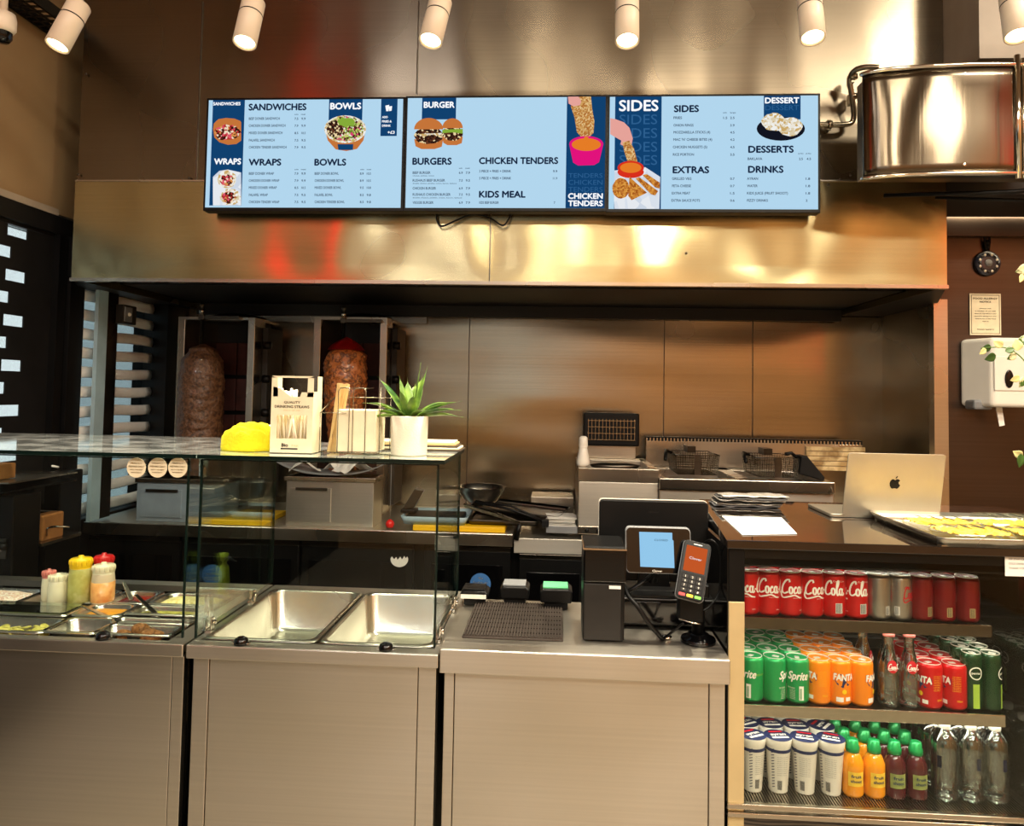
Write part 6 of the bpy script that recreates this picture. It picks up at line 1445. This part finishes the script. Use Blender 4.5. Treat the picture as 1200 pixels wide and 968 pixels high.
plain('orange_juice', (236, 150, 16), .12, vary=.1, coat=.6, spec=.7); plain('berry_juice', (74, 20, 26), .12, vary=.2, coat=.6); plain('label_yellow', (240, 196, 60), .4, vary=.2, scale=60); plain('label_green', (140, 150, 84), .4, vary=.3, scale=60)
ob_ = squash('orange_juice', 'label_yellow'); YR = YSH+.03
rows(ob_, [1002, 1027], [0, .1], 'bottom', 'orange juice bottle with green sports cap', 2, 'orange juice bottles on the bottom shelf', pitch=.062)
ob_ = squash('berry_juice', 'label_green'); rows(ob_, [1051, 1076], [0, .1], 'bottom', 'dark berry juice bottle with green sports cap', 2, 'dark juice bottles on the bottom shelf', pitch=.062)
def water():
    t = thing('water_bottle', '', 'bottle'); r, h = .0335, .195; pr = [(0, 0), (r*.7, 0), (r*.95, .008)]
    for k in range(7): z = .016+k*.014; pr += [(r, z), (r*.94, z+.007)]
    pr += [(r, .118), (r*.99, .135), (r*.9, .155), (r*.6, .172), (r*.38, .178), (r*.38, .182), (0, .182)]
    MB().lathe(pr, seg=28).build('bottle', 'water_plastic', t); MB().lathe([(r*.40, .180), (r*.42, .181), (r*.42, h-.001), (r*.38, h), (0, h)], seg=24).build('cap', 'white_plastic', t)
    f = cyl_map(r, 0, .001); m = MB(); m.grid(lambda u, v: f(-.002+.010*u, .088+.030*v), 2, 1, False).build('label_stripe', 'print_navy', t)
    m = MB(); m.grid(lambda u, v: f(-.022+.05*u, .075+.05*v), 10, 2, False).build('clear_label', 'clear_plastic', t)
    return t
wb_ = water(); rows(wb_, [1110, 1140.5, 1169], [-.9, 0, .1], 'bottom', 'clear ribbed plastic water bottle', 2, 'water bottles on the bottom shelf', pitch=.074)
# ============================================================ on top of the fridge
p0, p1, p2, p3 = [atz(x, y, ZFT+.001) for x, y in ((846, 605), (916, 607), (934, 626), (870, 627))]
po = (p0+p2)/2; ps_ = thing('printed_sheet', 'white printed paper sheet lying flat at the front left of the fridge top', 'paper', po)
MB().prism([p-po for p in (p0, p3, p2, p1)], (0, 0, .0012)).build('sheet', 'white_paper', ps_)
m = MB(); ex = (p1-p0).normalized(); ey = (p0-p3).normalized()
for k in range(4): m.text('order number and cold drinks list', lambda x, z: tuple((p3-po)+ex*(x+.02)+ey*z+Vector((0, 0, .0018))), w=.10, h=.006, x=0, y=.03+k*.022)
m.build('faint_lettering', 'wood_light', ps_)
a, c = atz(828, 592, ZFT), atz(908, 596, ZFT); bs = thing('folded_bag_stack', 'pile of silvery folded plastic bags at the back left of the fridge top', 'bags', ((a.x+c.x)/2+.02, a.y+.02, ZFT+.001)); w = c.x-a.x
for k in range(6):
    def f(u, v, k=k): return (-w/2+w*u+.004*k, -.05+.10*v-.006*k, .007*k+.0045*noise.noise(Vector((u*6, v*3, k*3.1)))+.003)
    MB().grid(f, 18, 6).build('folded_bag', ('grey', 'clear_bag', 'dark_grey', 'clear_bag', 'grey', 'clear_bag')[k] if 'clear_bag' in M else (plain('clear_bag', (190, 188, 180), .25, .4, vary=.3, scale=40) and 'grey'), bs, solid=.004)
# laptop
a, c = at(987, 600, 2.39), at(1101, 604, 2.39); w = c.x-a.x
lt = thing('laptop', 'open silver laptop turned away with a black fruit logo on its lid', 'laptop', (a.x+w/2, 2.39, ZFT+.001), rz=.0)
th = math.radians(-6); hh = .215
hgt = at(1000, 533, 2.38).z-ZFT; hh = hgt/math.cos(th)
def lm(x, y, z): return (x+.012*z/hh, y*math.cos(th)+z*math.sin(th)*1.0, z*math.cos(th)+.006)
MB().prism([lm(x, 0, z+hh/2) for x, z in rrect(w, hh, .010)], (0, .005, 0)).build('lid', 'laptop_alu', lt, bevel=.001)
MB().prism([(x-.035, y+.112, 0) for x, y in rrect(w, .215, .010)], (0, 0, .010)).build('base', 'laptop_alu', lt, bevel=.002); MB().prism([lm(x, .0055, z+hh/2) for x, z in rrect(w-.012, hh-.012, .006)], (0, .0008, 0)).build('screen', 'black_gloss', lt)
A_ = [(0, .62), (.18, .78), (.45, .82), (.72, .70), (.86, .52), (.66, .34), (.62, .10), (.74, -.14), (.94, -.28), (.80, -.62), (.56, -.92), (.36, -.98), (.16, -.90), (0, -.88), (-.18, -.92), (-.40, -.98), (-.62, -.82), (-.84, -.46), (-.92, -.02), (-.84, .42), (-.60, .74), (-.30, .80), (-.1, .68)]
sl = .0185; m = MB()
lz = at(1046, 569, 2.38).z-ZFT; lx = at(1046, 569, 2.38).x-(a.x+w/2)
m.add([lm(lx+x*sl*.93, -.0006, lz+z*sl*.9) for x, z in [(0, -.1)]+A_], [(0, i+1, (i+1) % len(A_)+1) for i in range(len(A_))])
m.add([lm(lx+x*sl, -.0006, lz+z*sl) for x, z in [(.02, .80), (.06, 1.02), (.22, 1.22), (.36, 1.26), (.34, 1.06), (.20, .88)]], [(0, 1, 2, 3, 4, 5)]); m.build('lid_logo', 'black', lt)
# tray of boxed desserts
t0 = atz(1062, 599, ZFT+.03); t1 = atz(1106, 632, ZFT+.02); 
tr = thing('steel_tray', 'shallow steel tray at the right front of the fridge top, holding boxed desserts', 'tray', (t1.x, t1.y+.01, ZFT+.001)); tw, td = .42, t0.y-t1.y
MB().box(0, tw, 0, td, 0, .002).grid(lambda u, v: (lambda p: (tw/2+p[0]*(1+.06*v), td/2+p[1]*(1+.1*v), .024*v))(rrect(tw, td, .02)[round(u*24) % 24]), 24, 1).build('tray_shell', 'pan_steel', tr, solid=.0015)
speck('baklava', [(196, 140, 24), (236, 190, 50), (246, 212, 90), (236, 190, 50)], 50, .5, .5)
for i, (x, y, wd, dd, lb) in enumerate(((.03, .02, .17, .12, 'front left clear box of golden baklava in the steel tray'), (.215, .02, .18, .12, 'front right clear box of golden baklava in the steel tray'), (.02, .155, .17, .12, 'rear left clear box of golden baklava in the steel tray'), (.20, .155, .18, .12, 'rear right clear box of golden baklava with a raised lid in the steel tray'))):
    b_ = thing('dessert_box', lb, 'box', (t1.x+x, t1.y+y+.01, ZFT+.004))
    MB().grid(lambda u, v: (.006+(wd-.012)*u, .006+(dd-.012)*v, .024+.008*noise.noise(Vector((u*9+i, v*7, 0)))+.006*noise.noise(Vector((u*23, v*19, i)))), 30, 20).build('golden_pastry', 'baklava', b_)
    hz = .034 if i < 3 else .046
    m = MB(); o_ = rrect(wd, dd, .01)
    m.grid(lambda u, v: (lambda p, k: (wd/2+p[0]*k[0], dd/2+p[1]*k[0], k[1]))(o_[round(u*24) % 24], ((.92, 0), (1, .018), (1.03, .019), (1.0, .021), (.88, hz), (.4, hz), (0, hz-.002))[round(v*6)]), 24, 6); m.build('clear_lid', 'glass', b_)
    for k in range(4): MB().box(wd*.2*k+.03, wd*.2*k+.034, .02, dd-.02, hz-.0, hz+.002).build('lid_rib', 'clear_plastic', b_)
# ============================================================ right wall
yw = 3.455
p = at(1156, 309, yw); r = (at(1171, 309, yw).x-at(1141, 309, yw).x)/2
nz = thing('round_ornament', 'round dark patterned charm hanging by a black cord on the right steel wall', 'ornament', (p.x, yw, p.z))
MB().lathe([(0, 0), (r, 0), (r*1.02, -.008), (r*.95, -.016), (r*.45, -.018), (0, -.018)], axis='y', seg=40).build('disc', 'navy_black' if 'navy_black' in M else plain('navy_black', (30, 34, 52), .3, vary=.3, coat=.5), nz)
MB().lathe([(0, -.022), (r*.24, -.021), (r*.30, -.018)], axis='y', seg=24).build('centre_bead', 'grey', nz); 
for k in range(16):
    a = 2*PI*k/16; MB().ball((r*.7*math.cos(a), -.017, r*.7*math.sin(a)), r*.11, 8, 6, (1, .4, 1)).build('bead', 'alu' if k % 2 else 'black_gloss', nz)
zt = at(1156, 256, yw).z-p.z; z2_ = at(1156, 283, yw).z-p.z
MB().tube(spline([(-.004, -.01, r), (-.012, -.01, z2_), (-.014, -.01, zt*.9), (0, -.01, zt), (.014, -.01, zt*.9), (.008, -.01, z2_), (.004, -.01, r)], 5), .005, 8).ball((0, -.01, z2_*.93), .013, 8, 6).ball((0, -.01, z2_*.75), .012, 8, 6).build('cord', 'black', nz)
a, c = at(1136, 344, yw), at(1173, 393, yw); nw, nh_ = c.x-a.x, a.z-c.z
no = thing('allergy_notice', 'cream framed food allergy notice on the right steel wall above the dispenser', 'notice', ((a.x+c.x)/2, yw, (a.z+c.z)/2))
MB().box(-nw/2, nw/2, -.002, 0, -nh_/2, nh_/2).build('sheet', 'cream_paper', no)
m = MB(); bo = .006
m.box(-nw/2+bo, nw/2-bo, -.003, -.002, nh_/2-bo-.002, nh_/2-bo).box(-nw/2+bo, nw/2-bo, -.003, -.002, -nh_/2+bo, -nh_/2+bo+.002).box(-nw/2+bo, -nw/2+bo+.002, -.003, -.002, -nh_/2+bo, nh_/2-bo).box(nw/2-bo-.002, nw/2-bo, -.003, -.002, -nh_/2+bo, nh_/2-bo); m.build('border', 'ink_brown', no)
m = MB(); f = lambda x, z: (x, -.003, z)
m.text('FOOD ALLERGY', f, w=nw*.78, h=nh_*.045, y=nh_*.36, align='c', bold=.03).text('NOTICE', f, w=nw*.36, h=nh_*.045, y=nh_*.28, align='c', bold=.03)
for k, (s, ww) in enumerate((('please ask', .38), ('a member of our staff', .66), ('about the ingredients in your', .70), ('meal when placing your order', .72), ('before you order food', .66), ('thank you', .2))): m.text(s, f, w=nw*ww, h=nh_*.024, y=nh_*.13-k*nh_*.062, align='c', bold=.02)
m.text('FOOD SAFETY', f, w=nw*.55, h=nh_*.03, y=-nh_*.38, align='c', bold=.02); m.build('lettering', 'ink_brown', no)
# hand towel dispenser
a, c = at(1138, 396, yw-.1), at(1215, 478, yw-.1); w, h = c.x-a.x, a.z-c.z
dp = thing('towel_dispenser', 'white wall mounted paper towel dispenser on the right steel wall', 'towel dispenser', ((a.x+c.x)/2, yw, (a.z+c.z)/2))
MB().prism([(-w/2, 0, -h/2), (-w/2, 0, h/2), (-w/2+.02, -.13, h/2-.02), (-w/2+.06, -.16, h/2-.03), (-w/2+.06, -.16, -h/2+.05), (-w/2+.01, -.10, -h/2)][:0] or [(0, 0, 0), (w, 0, 0), (w-.03, -.15, 0), (.06, -.15, 0)], (0, 0, h)).build('body', 'white_plastic', dp, bevel=.018, seg=4).location = (-w/2, 0, -h/2)
MB().box(-w/2+.065, w/2-.035, -.156, -.148, -h/2+.07, h/2-.08).build('front_cover', 'white_plastic', dp, bevel=.006)
q = at(1183, 444, yw-.16); MB().lathe([(0, 0), (.022, 0), (.024, -.003), (.02, -.005), (0, -.005)], axis='y', seg=28, mtx=Matrix.Diagonal((.75, 1, 1.6))).build('sight_window', 'black_gloss', dp, loc=(q.x-dp.location.x, -.156, q.z-dp.location.z))
MB().box(-w/2+.01, -w/2+.09, -.10, -.02, -h/2-.012, -h/2+.03).build('grey_release_tab', 'grey', dp, bevel=.01)
q = at(1170, 482, yw-.08); MB().prism([(-.012, 0, .03), (.014, 0, .03), (.026, 0, -.06), (.004, 0, -.065)], (0, .004, 0)).build('hanging_towel', 'white_paper', dp, loc=(q.x-dp.location.x, -.08, q.z-dp.location.z))
# variegated vine on the right edge
YV = 2.5
mt, tt_, bb_ = nt('variegated_leaf'); tc = N(tt_, 'ShaderNodeTexCoord'); nn_ = N(tt_, 'ShaderNodeTexNoise'); nn_.inputs['Scale'].default_value = 22; nn_.inputs['Detail'].default_value = 3
rr = N(tt_, 'ShaderNodeValToRGB'); rr.color_ramp.elements[0].color = srgb(62, 92, 34); rr.color_ramp.elements[1].color = srgb(232, 224, 180); rr.color_ramp.elements[0].position = .47; rr.color_ramp.elements[1].position = .53
tt_.links.new(tc.outputs['Object'], nn_.inputs['Vector']); tt_.links.new(nn_.outputs['Fac'], rr.inputs['Fac']); tt_.links.new(rr.outputs['Color'], bb_.inputs['Base Color']); bb_.inputs['Roughness'].default_value = .4
vo = at(1206, 410, YV); vn = thing('hanging_vine', 'trailing vine with cream and green variegated leaves at the right edge', 'plant', vo)
st = [Vector((1.60, 2.44, CZ))-vo]+[at(x, y, YV)-vo for x, y in ((1212, 250), (1206, 310), (1208, 360), (1204, 410), (1208, 470), (1203, 530), (1206, 580))]
MB().tube(spline(st, 5), .0028, 6).tube(spline([at(x, y, YV)-vo for x, y in ((1205, 430), (1196, 418), (1180, 408), (1162, 407), (1150, 408))], 4), .0018, 6).build('stem', 'leaf', vn)
plain('leaf_green', (52, 84, 34), .4, vary=.3, coat=.2)
for i, (x, y, s, ang, mm) in enumerate(((1156, 408, .034, 190, 'leaf_green'), (1161, 419, .040, 200, 'leaf_green'), (1170, 403, .034, 150, 'leaf_pale'), (1186, 418, .036, 210, 'variegated_leaf'), (1192, 404, .040, 100, 'leaf_pale'), (1184, 410, .03, 20, 'variegated_leaf'), (1198, 448, .04, 240, 'variegated_leaf'), (1190, 444, .034, 200, 'leaf_pale'), (1196, 540, .045, 260, 'leaf_green'),
                                      (1193, 532, .034, 150, 'leaf_pale'), (1198, 316, .045, 200, 'variegated_leaf'), (1197, 326, .03, 250, 'leaf_pale'), (1204, 480, .03, 290, 'leaf_green'), (1200, 398, .04, 60, 'variegated_leaf'), (1152, 412, .028, 220, 'leaf_pale'))):
    p = at(x, y, YV-.01*(i % 3))-vo; a = math.radians(ang); ux = Vector((math.cos(a), -.2, math.sin(a))); uy = Vector((-math.sin(a), .35, math.cos(a)))
    def f(u, v, p=p, s=s, ux=ux, uy=uy): t = v; ww = math.sin(PI*min(1, t**.8))*.36*s; q_ = (u-.5)*2; return p+ux*s*(t-.5)+uy*ww*q_+Vector((0, -1, 0))*(.25*ww*q_*q_-.15*s*t*t)
    MB().grid(f, 4, 10).build('leaf', mm, vn, solid=.0008)
